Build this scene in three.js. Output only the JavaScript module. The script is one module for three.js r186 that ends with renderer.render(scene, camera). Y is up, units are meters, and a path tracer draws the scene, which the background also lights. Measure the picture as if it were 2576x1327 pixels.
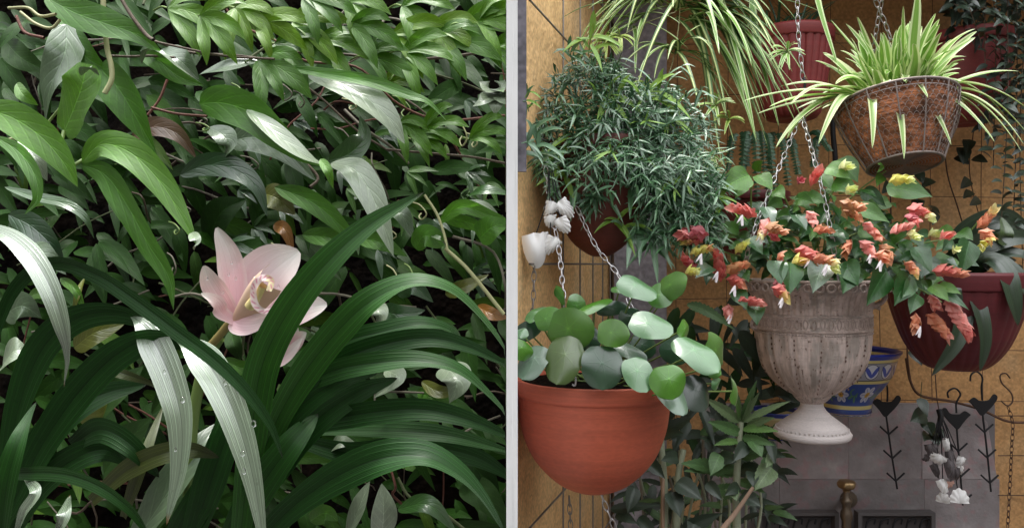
import * as THREE from 'three';
import { mergeGeometries } from 'three/addons/utils/BufferGeometryUtils.js';

// ---------------------------------------------------------------- camera, sky, sun, exposure
const scene = new THREE.Scene();
const EYE = 1.45, F = 1900;                                   // eye height, focal length in units of a picture 2576 wide
const camera = new THREE.PerspectiveCamera(2 * Math.atan(663.5 / F) * 180 / Math.PI, 2576 / 1327, 0.05, 200);
camera.position.set(0, EYE, 0);
camera.lookAt(0, EYE, -1);
{
  const w = 128, h = 64, a = new Float32Array(w * h * 4);     // an overcast sky: white, brightest overhead
  for (let j = 0; j < h; j++) for (let i = 0; i < w; i++) {
    const s = Math.max(0, Math.sin((j + .5) / h * Math.PI - Math.PI / 2)), L = 1.05 * (.75 + 1.9 * s * s) / 2.2, k = (j * w + i) * 4;
    a[k] = L * .98; a[k + 1] = L; a[k + 2] = L * 1.03; a[k + 3] = 1;
  }
  const t = new THREE.DataTexture(a, w, h, THREE.RGBAFormat, THREE.FloatType);
  t.mapping = THREE.EquirectangularReflectionMapping; t.magFilter = t.minFilter = THREE.LinearFilter; t.needsUpdate = true;
  scene.background = t; scene.environment = t;
}
const sun = new THREE.DirectionalLight(new THREE.Color(1, .97, .92), 1.5);
sun.position.set(-1.1, 7, -2.1); sun.target.position.set(0, 1, -1.4);
sun.castShadow = true; sun.shadow.radius = 26; sun.shadow.mapSize.set(2048, 2048);
Object.assign(sun.shadow.camera, { left: -3, right: 3, top: 3, bottom: -3, near: .5, far: 20 });
scene.add(sun, sun.target);
const renderer = new THREE.WebGLRenderer({ antialias: true });
renderer.setSize(1024, 527);
renderer.toneMapping = THREE.LinearToneMapping;
renderer.toneMappingExposure = 3.4;
renderer.shadowMap.enabled = true;
renderer.shadowMap.type = THREE.PCFSoftShadowMap;

// ---------------------------------------------------------------- helpers
let seed = 7;
const rnd = () => { seed |= 0; seed = seed + 0x6D2B79F5 | 0; let t = Math.imul(seed ^ seed >>> 15, 1 | seed); t = t + Math.imul(t ^ t >>> 7, 61 | t) ^ t; return ((t ^ t >>> 14) >>> 0) / 4294967296; };
const rr = (a, b) => a + (b - a) * rnd(), pick = a => a[Math.floor(rnd() * a.length)];
const V3 = (x, y, z) => new THREE.Vector3(x, y, z);
const P = (x, y, d) => V3((x - 1288) / F * d, EYE + (663.5 - y) / F * d, -d);       // a place d metres off
const clamp = (x, a, b) => Math.min(b, Math.max(a, x)), mix = (a, b, t) => a + (b - a) * t, smooth = (a, b, x) => { const t = clamp((x - a) / (b - a), 0, 1); return t * t * (3 - 2 * t); };
const hash = (i, j) => { const s = Math.sin(i * 127.1 + j * 311.7) * 43758.5453; return s - Math.floor(s); };
function vnoise(x, y, px = 1e9, py = 1e9) {
  const i = Math.floor(x), j = Math.floor(y), f = x - i, g = y - j, u = f * f * (3 - 2 * f), v = g * g * (3 - 2 * g), m = (a, b) => ((a % b) + b) % b;
  const h = (a, b) => hash(m(a, px), m(b, py));
  return mix(mix(h(i, j), h(i + 1, j), u), mix(h(i, j + 1), h(i + 1, j + 1), u), v);
}
const fbm = (x, y, p = 8, q = 8, o = 4) => { let s = 0, a = .5, t = 0; for (let k = 0; k < o; k++) { s += a * vnoise(x, y, p, q); t += a; a *= .5; x *= 2; y *= 2; p *= 2; q *= 2; } return s / t; };
function tex(w, h, fn, srgb = true, rx = 1, ry = 1) {
  const a = new Uint8Array(w * h * 4);
  for (let j = 0; j < h; j++) for (let i = 0; i < w; i++) {
    let c = fn((i + .5) / w, (j + .5) / h); if (typeof c === 'number') c = [c, c, c];
    const k = (j * w + i) * 4; for (let n = 0; n < 3; n++) a[k + n] = clamp(Math.round(c[n] * 255), 0, 255); a[k + 3] = 255;
  }
  const t = new THREE.DataTexture(a, w, h); t.wrapS = t.wrapT = THREE.RepeatWrapping; t.magFilter = THREE.LinearFilter; t.minFilter = THREE.LinearMipmapLinearFilter; t.generateMipmaps = true;
  if (srgb) t.colorSpace = THREE.SRGBColorSpace; t.repeat.set(rx, ry); t.needsUpdate = true; return t;
}
const lin = c => new THREE.Color().setRGB(c[0], c[1], c[2]);
function mat(c, o = {}) { const m = new THREE.MeshPhysicalMaterial({ roughness: .6, side: THREE.DoubleSide, ...o }); m.color = lin(c); return m; }
const used = {};
const numbered = n => { const k = used[n] = (used[n] ?? -1) + 1; return k ? n + '_' + String(k).padStart(3, '0') : n; };
function finish(m) { m.castShadow = m.receiveShadow = true; return m; }
function tag(o, label, category, group, kind) { if (label) o.userData.label = label; if (category) o.userData.category = category; if (group) o.userData.group = group; if (kind) o.userData.kind = kind; return o; }
function thing(name, pos, label, category, group) { const o = new THREE.Group(); o.name = numbered(name); if (pos) o.position.copy(pos); scene.add(o); o.updateMatrixWorld(); return tag(o, label, category, group); }
function part(name, g, m, parent, kind) {                      // geometry given in world places, moved into its parent
  if (Array.isArray(g)) g = g.length > 1 ? mergeGeometries(g) : g[0];
  let w = V3(0, 0, 0); for (let q = parent; q && q !== scene; q = q.parent) w.add(q.position);
  if (w.lengthSq()) g.translate(-w.x, -w.y, -w.z);
  const o = finish(new THREE.Mesh(g, m)); o.name = name; parent.add(o); if (kind) o.userData.kind = kind; return o;
}
function sub(name, pos, parent) { const o = new THREE.Group(); o.name = name; let w = V3(0, 0, 0); for (let q = parent; q && q !== scene; q = q.parent) w.add(q.position); o.position.copy(pos).sub(w); parent.add(o); return o; }
function solo(name, g, m, label, category, group, kind) { if (Array.isArray(g)) g = mergeGeometries(g); const o = finish(new THREE.Mesh(g, m)); o.name = numbered(name); scene.add(o); return tag(o, label, category, group, kind); }

const PROF = {
  strap: t => Math.min(1, .55 + t * 1.6) * Math.pow(1 - Math.pow(t, 3.2), .75),
  lance: t => Math.pow(Math.sin(Math.PI * Math.pow(t, .72)), .85) * (1 - .12 * t),
  ovate: t => Math.pow(Math.sin(Math.PI * Math.pow(t, .6)), .8) * Math.pow(1 - t * t * t * t, .5),
  round: t => Math.sqrt(Math.max(0, 1 - (2 * t - 1) ** 2)),
  pilea: t => Math.sqrt(Math.max(0, 1 - Math.pow(Math.abs(2 * t - .94) / 1.06, 2.3))) * (1 - .1 * t),
  spider: t => Math.min(1, .6 + t * 2.5) * Math.pow(1 - t, .55) * 1.15,
  petal: t => Math.pow(Math.sin(Math.PI * Math.pow(clamp(t * .97 + .02, 0, 1), .95)), .62),
  heart: t => Math.pow(Math.sin(Math.PI * Math.pow(t, .42)), .75),
};
let side = 0;                                                  // which side of the dividing board the growth stands on
// a leaf blade: spine p(t), full width w, a normal that turns from n0 to n1, keel fold, cupping and wavy edge
function blade(p, w, o = {}) {
  const { n0 = [0, .3, 1], n1 = o.n0 ?? [0, .3, 1], prof = 'lance', n = 12, m = 4, fold = .15, cup = 0, wave = 0, freq = 9, teeth = 0, tk = 14, ph = rnd() * 6, col, vs = 1, skew = 0 } = o;
  const pf = typeof prof === 'function' ? prof : PROF[prof];
  if (Array.isArray(p)) { if (p.length === 3 && o.quick) { const [a, b, c] = p; p = t => V3(0, 0, 0).addScaledVector(a, (1 - t) ** 2).addScaledVector(b, 2 * t * (1 - t)).addScaledVector(c, t * t); } else { const cv = new THREE.CatmullRomCurve3(p); p = t => cv.getPoint(t); } }
  const pos = [], uv = [], idx = [], cl = [], A = V3(...n0), B = V3(...n1), N = V3(), T = V3(), S = V3(), q = V3();
  for (let i = 0; i <= n; i++) {
    const t = i / n, c = p(t), e = .004; T.copy(p(Math.min(1, t + e))).sub(p(Math.max(0, t - e))).normalize();
    N.copy(A).lerp(B, smooth(.1, .9, t)); S.crossVectors(T, N).normalize(); N.crossVectors(S, T).normalize();
    let ww = w / 2 * pf(t); if (teeth) ww *= 1 - teeth * ((t * tk) % 1);
    for (let j = 0; j <= m; j++) {
      const u = j / m * 2 - 1, a = Math.abs(u);
      q.copy(c).addScaledVector(S, (u + skew) * ww * Math.cos(fold)).addScaledVector(N, ww * (a * Math.sin(fold) + cup * u * u + wave * a * a * Math.sin(t * freq + ph + (u > 0 ? 1.7 : 0))));
      if (side < 0) q.x = Math.min(q.x, -.0052); else if (side > 0) q.x = Math.max(q.x, .0052);
      pos.push(q.x, q.y, q.z); uv.push((u + 1) / 2, t * vs); if (col) { const k = col(t, u); cl.push(k[0], k[1], k[2]); }
    }
  }
  for (let i = 0; i < n; i++) for (let j = 0; j < m; j++) { const a = i * (m + 1) + j, b = a + m + 1; idx.push(a, a + 1, b, a + 1, b + 1, b); }
  const g = new THREE.BufferGeometry(); g.setAttribute('position', new THREE.Float32BufferAttribute(pos, 3)); g.setAttribute('uv', new THREE.Float32BufferAttribute(uv, 2)); if (col) g.setAttribute('color', new THREE.Float32BufferAttribute(cl, 3));
  g.setIndex(idx); g.computeVertexNormals(); return g;
}
function tube(pts, r, n = 0, rad = 6, r1) {
  if (side) pts = pts.map(p => V3(side < 0 ? Math.min(p.x, -.0052 - r) : Math.max(p.x, .0052 + r), p.y, p.z));
  const g = new THREE.TubeGeometry(new THREE.CatmullRomCurve3(pts), n || Math.max(2, (pts.length - 1) * 5), r, rad);
  if (r1 !== undefined) { const P0 = g.attributes.position, N0 = g.attributes.normal, U = g.attributes.uv; for (let i = 0; i < P0.count; i++) { const k = (r1 - r) * U.getX(i); P0.setXYZ(i, P0.getX(i) + N0.getX(i) * k, P0.getY(i) + N0.getY(i) * k, P0.getZ(i) + N0.getZ(i) * k); } }
  return g;
}
const px2 = (a, d0, d1, bulge = 0) => a.map(([x, y], i) => { const t = i / (a.length - 1); return P(x, y, mix(d0, d1, t) - bulge * Math.sin(Math.PI * t)); });
function box(x0, x1, y0, y1, z0, z1) { const g = new THREE.BoxGeometry(x1 - x0, y1 - y0, z1 - z0); g.translate((x0 + x1) / 2, (y0 + y1) / 2, (z0 + z1) / 2); return g; }
function lathe(prof, c, seg = 64, mod) {                       // prof: [[radius, height above c]]
  const g = new THREE.LatheGeometry(prof.map(([r, y]) => new THREE.Vector2(Math.max(r, 1e-4), y)), seg);
  if (mod) { const a = g.attributes.position; for (let i = 0; i < a.count; i++) { const x = a.getX(i), z = a.getZ(i), k = mod(Math.atan2(z, x), a.getY(i)); a.setXYZ(i, x * k, a.getY(i), z * k); } g.computeVertexNormals(); }
  g.translate(c.x, c.y, c.z); return g;
}
function spline(pts, n) { const c = new THREE.SplineCurve(pts.map(([a, b]) => new THREE.Vector2(a, b))); return c.getPoints(n).map(v => [v.x, v.y]); }

// ---------------------------------------------------------------- textures and materials
const T = {
  strap: tex(128, 256, (u, v) => { const k = Math.abs(u - .5) * 2; let s = .6 + .14 * fbm(u * 40, v * 3, 40, 3, 2) + .05 * Math.sin(u * 120); for (const c of [.14, .3, .5, .7, .86]) s += (c === .5 ? -.2 : .17) * Math.exp(-(((u - c) / .014) ** 2)); s += .24 * smooth(.94, 1, k); s += .08 * (fbm(u * 3, v * 5, 3, 5) - .5); const tip = smooth(.965, .995, v + .02 * (vnoise(u * 9, v * 50, 9, 50) - .5)), sp = .5 * smooth(.8, .88, fbm(u * 10, v * 60, 10, 60, 2)); s *= 1 - .3 * sp; return [mix(s * .95, .62, tip), mix(s, .42, tip), mix(s * .9, .25, tip)]; }),
  strapB: tex(128, 4, u => { let s = .5 + .1 * Math.sin(u * 150); for (const c of [.14, .3, .7, .86]) s += .3 * Math.exp(-(((u - c) / .02) ** 2)); s -= .4 * Math.exp(-(((u - .5) / .03) ** 2)); return s; }, false),
  broad: tex(256, 256, (u, v) => { const k = Math.abs(u - .5) * 2; let s = .76 + .2 * (fbm(u * 6, v * 6, 6, 6) - .5); s += .2 * Math.exp(-((k / .025) ** 2)); const vein = (v - k * .28) * 7, f = Math.abs(vein - Math.round(vein)); s += .12 * Math.exp(-((f / .07) ** 2)) * (1 - k * .7); s += .1 * smooth(.93, 1, k); s += .08 * (vnoise(u * 60, v * 60, 60, 60) - .5); return [s, s, s * .94]; }),
  broadB: tex(256, 256, (u, v) => { const k = Math.abs(u - .5) * 2, vein = (v - k * .28) * 7, f = Math.abs(vein - Math.round(vein)); return .6 - .35 * Math.exp(-((k / .04) ** 2)) - .25 * Math.exp(-((f / .1) ** 2)) * (1 - k * .6) + .25 * (fbm(u * 12, v * 12, 12, 12) - .5); }, false),
  spider: tex(128, 64, (u, v) => { const k = Math.abs(u - .5) * 2, e = .5 + .06 * (fbm(3, v * 6, 8, 6, 2) - .5), g = smooth(e, e + .1, k), st = .06 * Math.sin(u * 90) + .05 * Math.exp(-((k / .06) ** 2)); return [mix(.5 + st, .86, g), mix(.66 + st, .9, g), mix(.27 + st, .68, g)]; }),
  spiderC: tex(128, 64, (u, v) => { const k = Math.abs(u - .5) * 2, g = 1 - smooth(.34, .46, k + .05 * fbm(3, v * 6, 8, 6, 2)), st = .05 * Math.sin(u * 90); return [mix(.33 + st, .82, g), mix(.47 + st, .87, g), mix(.24 + st, .6, g)]; }),
  pilea: tex(256, 256, (u, v) => { const x = u - .5, y = v - .4, r = Math.hypot(x, y), a = Math.atan2(y, x); let s = .78 + .14 * (fbm(u * 5, v * 5, 5, 5) - .5); s += .35 * Math.exp(-((r / .018) ** 2)) + .1 * Math.exp(-((r / .06) ** 2)); s += .12 * Math.exp(-(((Math.abs(Math.sin(a * 3.5))) / (.05 + .02 / (r + .05))) ** 2)) * smooth(.5, .05, r); return [s * .97, s, s * .93]; }),
  wall: tex(512, 512, (u, v) => { const n = fbm(u * 5, v * 5, 5, 5, 3), b = fbm(u * 128, v * 128, 128, 128, 2), s = .77 + .1 * (n - .5) + .2 * (b - .5); const w = .6 * smooth(.6, .85, fbm(u * 4 + 3, v * 4, 4, 4)); return [mix(s * 1.2, s * 1.14, w), mix(s * 1.0, s * 1.02, w), mix(s * .74, s * .84, w)]; }),
  grain: tex(512, 512, (u, v) => .5 + .7 * (fbm(u * 48, v * 48, 48, 48, 4) - .5) + .3 * (fbm(u * 6, v * 6, 6, 6) - .5), false),
  fine: tex(256, 256, (u, v) => .5 + .8 * (fbm(u * 32, v * 32, 32, 32, 3) - .5), false),
  concrete: tex(512, 512, (u, v) => { const s = .55 + .3 * (fbm(u * 6, v * 6, 6, 6, 5) - .5) + .2 * (fbm(u * 60, v * 60, 60, 60, 2) - .5); return [s, s * .98, s * 1.02]; }),
  clay: tex(512, 512, (u, v) => { const s = .84 + .08 * (fbm(u * 3, v * 60, 3, 60, 3) - .5) + .1 * (fbm(u * 5, v * 5, 5, 5) - .5) + .06 * (vnoise(u * 120, v * 120, 120, 120) - .5); return [s, s * .99, s * .98]; }),
  rust: tex(1024, 512, (u, v) => { const n = fbm(u * 14, v * 4, 14, 4, 5), m = fbm(u * 40 + 5, v * 24, 40, 24, 3), st = fbm(u * 60, v * 3, 60, 3, 3), g = smooth(.48, .72, n), sp = .7 * smooth(.74, .86, m), gr = smooth(.58, .74, fbm(u * 9 + 4, v * 4 + 2, 9, 4, 4)); let b = [.84, .775, .745].map(x => x - .1 * (m - .3) - .06 * smooth(.5, .75, st)); b = b.map((x, i) => mix(x, [.6, .54, .5][i], g * .55)); b = b.map((x, i) => mix(x, [.5, .49, .46][i], gr * .45)); return b.map((x, i) => mix(x, [.33, .25, .2][i], sp)); }),
  coir: tex(512, 256, (u, v) => { const s = .42 + .5 * (fbm(u * 40, v * 20, 40, 20, 4) - .5) + .35 * (fbm(u * 8, v * 4, 8, 4) - .5); return [s * 1.15, s * .78, s * .56]; }),
  tile: tex(512, 512, (u, v) => { const n = fbm(u * 5, v * 5, 5, 5, 5), m = smooth(.5, .75, fbm(u * 16 + 3, v * 16, 16, 16, 3)); return [.57 + .26 * (n - .5) + .03 * m, .54 + .26 * (n - .5) - .025 * m, .54 + .26 * (n - .5) - .02 * m]; }),
  soil: tex(256, 256, (u, v) => { const s = .2 + .3 * (fbm(u * 20, v * 20, 20, 20) - .5); return [s * 1.1, s, s * .9]; }),
};
const leafM = (c, o = {}) => mat(c, { map: T.broad, bumpMap: T.broadB, bumpScale: .0007, roughness: .34, ior: 1.75, ...o });
const thinLeaf = (c, t, o = {}) => mat(c, { map: T.broad, bumpMap: T.broadB, bumpScale: .0006, roughness: .55, ior: 1.6, transmission: t, thickness: 0, clearcoat: .7, clearcoatRoughness: .3, ...o });
const M = {
  orchid: [[.038, .165, .02], [.03, .135, .02], [.052, .2, .022]].map(c => mat(c, { map: T.strap, bumpMap: T.strapB, bumpScale: .0006, roughness: .5, ior: 1.42, specularIntensity: .6, transmission: .22, thickness: 0, clearcoat: .12, clearcoatRoughness: .35 })),
  orchidOlive: mat([.14, .17, .03], { map: T.strap, bumpMap: T.strapB, bumpScale: .0005, roughness: .4, ior: 1.6 }),
  paintedSheen: mat([.55, .66, .54], { map: T.strap, bumpMap: T.strapB, bumpScale: .0006, roughness: .27, ior: 2.33, clearcoat: 1, clearcoatRoughness: .2 }),  // sky sheen on the drooping blades, painted in as a pale base colour
  vine: [[.16, .46, .025], [.13, .4, .025], [.19, .5, .03]].map(c => thinLeaf(c, .4, { clearcoat: .2, ior: 1.45 })),
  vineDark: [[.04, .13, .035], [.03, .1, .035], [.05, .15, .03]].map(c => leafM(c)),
  vinePaintedSheen: [[.17, .27, .16], [.36, .46, .34]].map(c => leafM(c, { roughness: .36, ior: 1.6, clearcoat: .5, clearcoatRoughness: .25 })),  // sky reflected off upturned vine leaves, painted as pale base colours
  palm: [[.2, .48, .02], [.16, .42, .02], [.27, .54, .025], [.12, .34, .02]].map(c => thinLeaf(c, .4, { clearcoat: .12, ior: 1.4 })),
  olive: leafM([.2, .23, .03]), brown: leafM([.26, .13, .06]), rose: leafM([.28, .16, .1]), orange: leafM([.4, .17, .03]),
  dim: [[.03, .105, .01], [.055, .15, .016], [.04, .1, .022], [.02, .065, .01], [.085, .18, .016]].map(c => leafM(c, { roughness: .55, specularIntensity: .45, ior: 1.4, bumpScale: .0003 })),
  twig: [[.1, .07, .045], [.16, .055, .035], [.1, .12, .05], [.17, .15, .11]].map(c => mat(c, { roughness: .7, bumpMap: T.fine, bumpScale: .0006 })),
  greenStem: mat([.16, .24, .06], { roughness: .5 }), paleStem: mat([.36, .36, .18], { roughness: .55 }),
  soil: mat([.09, .065, .045], { map: T.soil, roughness: .95, specularIntensity: .15, bumpMap: T.grain, bumpScale: .01 }),
};

// ---------------------------------------------------------------- the setting
const boardM = mat([.95, .95, .94], { roughness: .7, bumpMap: T.grain, bumpScale: .0004 });
solo('ground', new THREE.PlaneGeometry(80, 80, 1, 1).rotateX(-Math.PI / 2), mat([.16, .15, .14], { roughness: .9, map: T.concrete }), 'grey paved ground of the courtyard', 'ground', null, 'structure');
solo('partition', box(-.0034, .0034, 0, 2.7, -3.2, -.452), boardM, 'added thin white divider standing on edge between the hedge and the potted plants', 'partition', null, 'structure');  // divider added to fill the gap between two separate scenes, part of neither
{ // bank of soil that the hedge grows on
  const g = new THREE.PlaneGeometry(1.9, 1.9, 60, 60), a = g.attributes.position;
  for (let i = 0; i < a.count; i++) { const x = a.getX(i) - .956, s = (a.getY(i) + .95) / 1.9; const y = mix(.6, 2.7, s), z = mix(-1.0, -1.24, Math.pow(s, .6)) + .14 * (fbm(x * 5 + 20, s * 9, 99, 99) - .5); a.setXYZ(i, Math.min(x, -.006), y, z); }
  g.computeVertexNormals(); const u = g.attributes.uv; for (let i = 0; i < u.count; i++) u.setXY(i, u.getX(i) * 4, u.getY(i) * 4);
  solo('soil_bank', g, M.soil, 'dark soil bank behind the hedge leaves', 'bank', null, 'structure');
}
// ================================================================ LEFT: the hedge with the orchid
side = -1;
const D = .62;
function strapLeaf(parent, pts, d0, d1, w, n0, n1, m, o = {}) { return part('leaf', blade(px2(pts, d0, d1, o.bulge ?? .03), w * .95 * (d0 + d1) / 2 / F, { prof: 'strap', n: 44, m: 8, fold: .3, n0, n1, wave: .03, freq: 7, ...o }), m, parent); }
const orchid = thing('orchid_plant', P(610, 1370, .62), 'orchid with broad dark arching strap leaves fanning to the added white divider, pink flower among them', 'orchid');
const orchid2 = thing('orchid_plant', P(20, 1370, .62), 'orchid clump whose long strap leaves arch over and droop pale below the pink flower', 'orchid');
const drop = t => smooth(-.015, .32, t) * Math.pow(1 - Math.pow(t, 3.4), .75);
const UP = [0, .75, 1], DN = [0, -.25, 1], FR = [0, .1, 1];
{
  const O = M.orchid, L = (...a) => strapLeaf(orchid, ...a);
  L([[600, 1380], [628, 1130], [658, 920], [730, 775], [828, 655], [930, 565], [1068, 482]], .6, .56, 92, [.5, -.2, 1], [-.1, .1, 1], O[2]);
  L([[600, 1360], [672, 1110], [748, 962], [840, 842], [935, 756], [1040, 712], [1130, 730], [1210, 800], [1300, 920]], .61, .54, 84, [.3, -.3, 1], [.1, 1.2, .35], O[2]);
  L([[640, 1200], [760, 960], [860, 865], [960, 835], [1060, 815], [1130, 830], [1175, 880]], .66, .62, 60, DN, [0, .9, .5], O[0]);
  L([[640, 1200], [740, 1010], [840, 915], [950, 870], [1080, 850], [1180, 872], [1300, 930]], .64, .58, 62, DN, [0, .4, 1], O[1]);
  L([[620, 1230], [720, 1000], [830, 935], [950, 912], [1060, 908], [1150, 930], [1220, 985], [1300, 1070]], .62, .55, 60, DN, [.2, 1.1, .4], O[0]);
  L([[590, 1330], [680, 1110], [780, 1000], [870, 950], [950, 938]], .63, .6, 66, DN, DN, O[1]);
  L([[590, 1360], [690, 1180], [790, 1060], [900, 985], [1000, 950]], .645, .63, 84, DN, DN, O[1]);
  L([[560, 1390], [650, 1230], [730, 1120], [800, 1040]], .62, .6, 90, DN, FR, O[0]);
  L([[700, 1090], [820, 1058], [950, 1035], [1070, 1030], [1180, 1055], [1300, 1105]], .66, .58, 66, [0, 0, 1], [0, .3, 1], O[1]);
  L([[700, 1100], [850, 1085], [1000, 1085], [1130, 1095], [1300, 1140]], .68, .6, 62, [0, 1, .5], [0, .5, .9], O[0]);
  L([[640, 1370], [740, 1270], [860, 1190], [970, 1150], [1070, 1148], [1150, 1190], [1210, 1250], [1275, 1350]], .56, .51, 96, DN, [.2, 1.3, .3], O[1], { bulge: .02 });
  L([[470, 1390], [540, 1180], [590, 1040], [620, 960]], .655, .66, 88, DN, FR, O[1]);
  L([[420, 1390], [520, 1230], [590, 1120]], .67, .67, 84, DN, FR, O[1]);
  L([[760, 1110], [900, 1140], [1050, 1120], [1200, 1150], [1300, 1210]], .7, .64, 70, FR, FR, O[1]);
  const K = (...a) => strapLeaf(orchid2, ...a);
  K([[15, 1180], [50, 1010], [110, 870], [190, 800], [275, 783], [345, 800], [385, 840]], .62, .58, 84, DN, [.2, -.6, 1], O[1], { bulge: .02 });
  K([[318, 786], [362, 822], [400, 885], [436, 975], [456, 1060], [452, 1180], [418, 1320]], .58, .545, 88, [-.25, .9, 1], [-.1, .75, 1], M.paintedSheen, { bulge: .01, prof: drop });  // same leaf past its bend, its sheen painted into the colour
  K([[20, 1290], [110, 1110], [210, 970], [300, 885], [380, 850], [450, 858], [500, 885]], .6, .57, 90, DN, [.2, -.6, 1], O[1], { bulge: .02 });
  K([[430, 850], [480, 872], [530, 925], [572, 1000], [608, 1095], [638, 1210], [668, 1400]], .568, .53, 92, [-.25, .9, 1], [-.1, .75, 1], M.paintedSheen, { bulge: .01, prof: drop });
  K([[-40, 570], [30, 600], [90, 660], [135, 745], [162, 830], [172, 900], [160, 975]], .55, .53, 58, [-.3, .9, .7], [-.2, .7, 1], M.paintedSheen);
  K([[-30, 880], [40, 720], [130, 660], [240, 690], [340, 755], [440, 830], [540, 905], [620, 985], [680, 1070], [712, 1155]], .6, .54, 48, [.2, -.5, 1], [.6, -.3, 1], O[1]);
  K([[-60, 1200], [60, 1190], [170, 1195], [260, 1230], [330, 1285], [380, 1360]], .57, .53, 40, [0, .1, 1], [.3, -.3, 1], O[0]);
  K([[-20, 1360], [60, 1190], [170, 1040], [260, 990], [370, 965]], .67, .67, 86, DN, FR, O[1]);
  K([[180, 1120], [260, 1080], [330, 1120], [400, 1200]], .66, .62, 70, FR, [.4, -.2, 1], O[1]);
  K([[0, 1370], [20, 1200], [50, 1100], [90, 1010]], .56, .57, 60, DN, FR, O[0]);
  K([[30, 1400], [60, 1290], [90, 1240], [60, 1200]], .56, .55, 40, UP, UP, M.paintedSheen);
  K([[120, 1390], [160, 1300], [175, 1245]], .56, .55, 44, UP, [0, .4, 1], M.paintedSheen);
  K([[230, 1260], [330, 1175], [430, 1135], [490, 1132], [550, 1150]], .64, .62, 58, FR, FR, M.orchidOlive);
  K([[240, 925], [310, 940], [395, 968]], .66, .64, 28, FR, FR, M.orchidOlive);
  K([[310, 1300], [360, 1160], [410, 1020]], .66, .68, 36, FR, FR, M.orchidOlive);
  K([[330, 1380], [420, 1240], [500, 1130], [580, 1050]], .7, .72, 100, [-.2, .5, 1], [-.2, .5, 1], M.vinePaintedSheen[0]);
  K([[0, 1390], [120, 1200], [260, 1130], [330, 1170]], .69, .66, 80, FR, FR, O[1]);
}
{ // the flower
  const pm = (t, u) => { const e = Math.max(smooth(.35, 1, t), smooth(.5, 1, Math.abs(u)) * .6); return [mix(.92, .95, e), mix(.64, .92, e), mix(.69, .88, e)].map((x, i) => x * (1 - .08 * Math.abs(Math.sin(u * 14)) * (i ? 1 : .3))); };
  const petM = mat([1, 1, 1], { vertexColors: true, roughness: .5, transmission: .3, thickness: 0, sheen: .3, bumpMap: T.strapB, bumpScale: .0004, ior: 1.4 });
  const fl = sub('flower', P(590, 800, .64), orchid), pet = (pts, d0, d1, w, n0, n1, o = {}) => part('petal', blade(px2(pts, d0, d1, o.bulge ?? 0), w * .64 / F, { prof: 'petal', n: 24, m: 10, fold: .05, cup: .25, col: pm, n0, n1, ...o }), petM, fl);
  pet([[590, 805], [592, 720], [578, 640], [545, 572]], .645, .635, 68, [.25, .1, 1], [-.2, .3, 1], { cup: .4, wave: .1 });
  pet([[588, 800], [560, 760], [528, 710], [512, 668]], .64, .61, 56, [.5, .2, 1], [.3, .35, 1], { wave: .12, freq: 12, cup: .22 });
  pet([[595, 800], [640, 740], [690, 680], [752, 632]], .655, .66, 160, [-.05, .05, 1], [0, .3, 1], { cup: .22, wave: .08, freq: 10 });
  pet([[610, 800], [690, 790], [760, 775], [822, 766]], .665, .66, 96, [0, .1, 1], [0, .3, 1], { cup: .2 });
  pet([[585, 805], [600, 815], [640, 815], [690, 790]], .63, .62, 58, [0, .4, 1], [0, .5, 1], { cup: .2, wave: .1 });
  pet([[600, 815], [560, 790], [540, 760], [505, 738]], .633, .6, 40, [.2, .7, 1], [.2, .7, 1], { wave: .15, freq: 11 });
  const lipM = mat([1, 1, 1], { vertexColors: true, roughness: .45, transmission: .15, thickness: 0 });
  const lc = (t, u) => [mix(.62, .8, t), mix(.45, .58, t), mix(.32, .42, t)];
  const lip = part('lip', blade(px2([[583, 805], [605, 765], [630, 725], [655, 700]], .63, .6), 86 * .62 / F, { prof: t => .55 + .45 * Math.sin(t * 2.2), n: 18, m: 12, cup: -1.1, fold: 0, n0: [-.4, .1, 1], n1: [-.4, .1, 1], col: lc }), lipM, fl);
  const dots = [], frill = [];
  const fp = [[640, 765], [634, 735], [640, 712], [655, 700], [672, 703], [678, 718], [668, 735]];
  part('frill', blade(px2([[690, 778], [662, 782], [642, 765], [637, 735], [645, 710], [662, 698], [682, 706], [676, 732]], .605, .592), 18 * .6 / F, { prof: t => .7 + .3 * Math.sin(t * 3), n: 40, m: 4, n0: [0, .2, 1], n1: [0, .2, 1], wave: .3, freq: 24, col: (t, u) => { const s = Math.sin(t * 90 + u * 5) > .35 && u > -.6 && u < .2; return s ? [.68, .2, .32] : t > .75 ? [.86, .74, .45] : [.9, .74, .72]; } }), lipM, lip);
  part('column', [tube(px2([[628, 770], [646, 745], [660, 718]], .612, .6), .0045, 10, 8, .0032)], mat([.8, .68, .3], { roughness: .4 }), lip);
  part('stalk', tube(px2([[530, 868], [550, 845], [575, 815], [595, 800]], .66, .645), .0036, 12, 8), mat([.3, .24, .08], { roughness: .5 }), fl);
  const fl2 = sub('flower', P(720, 890, .66), orchid), pt2 = (pts, w, n0, o = {}) => part('petal', blade(px2(pts, .65, .63), w * .64 / F, { prof: 'petal', n: 18, m: 8, fold: .05, cup: .2, col: pm, n0, ...o }), petM, fl2);
  pt2([[690, 910], [715, 870], [735, 840], [748, 822]], 44, [.3, .1, 1]); pt2([[700, 915], [730, 880], [755, 850], [770, 836]], 38, [0, .2, 1]); pt2([[640, 905], [680, 910], [720, 895], [760, 850]], 40, [0, .3, 1]);
  part('stem', tube(px2([[470, 1300], [490, 1020], [520, 900], [550, 850]], .69, .665), .0052, 20, 8), M.greenStem, orchid);
}
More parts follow.
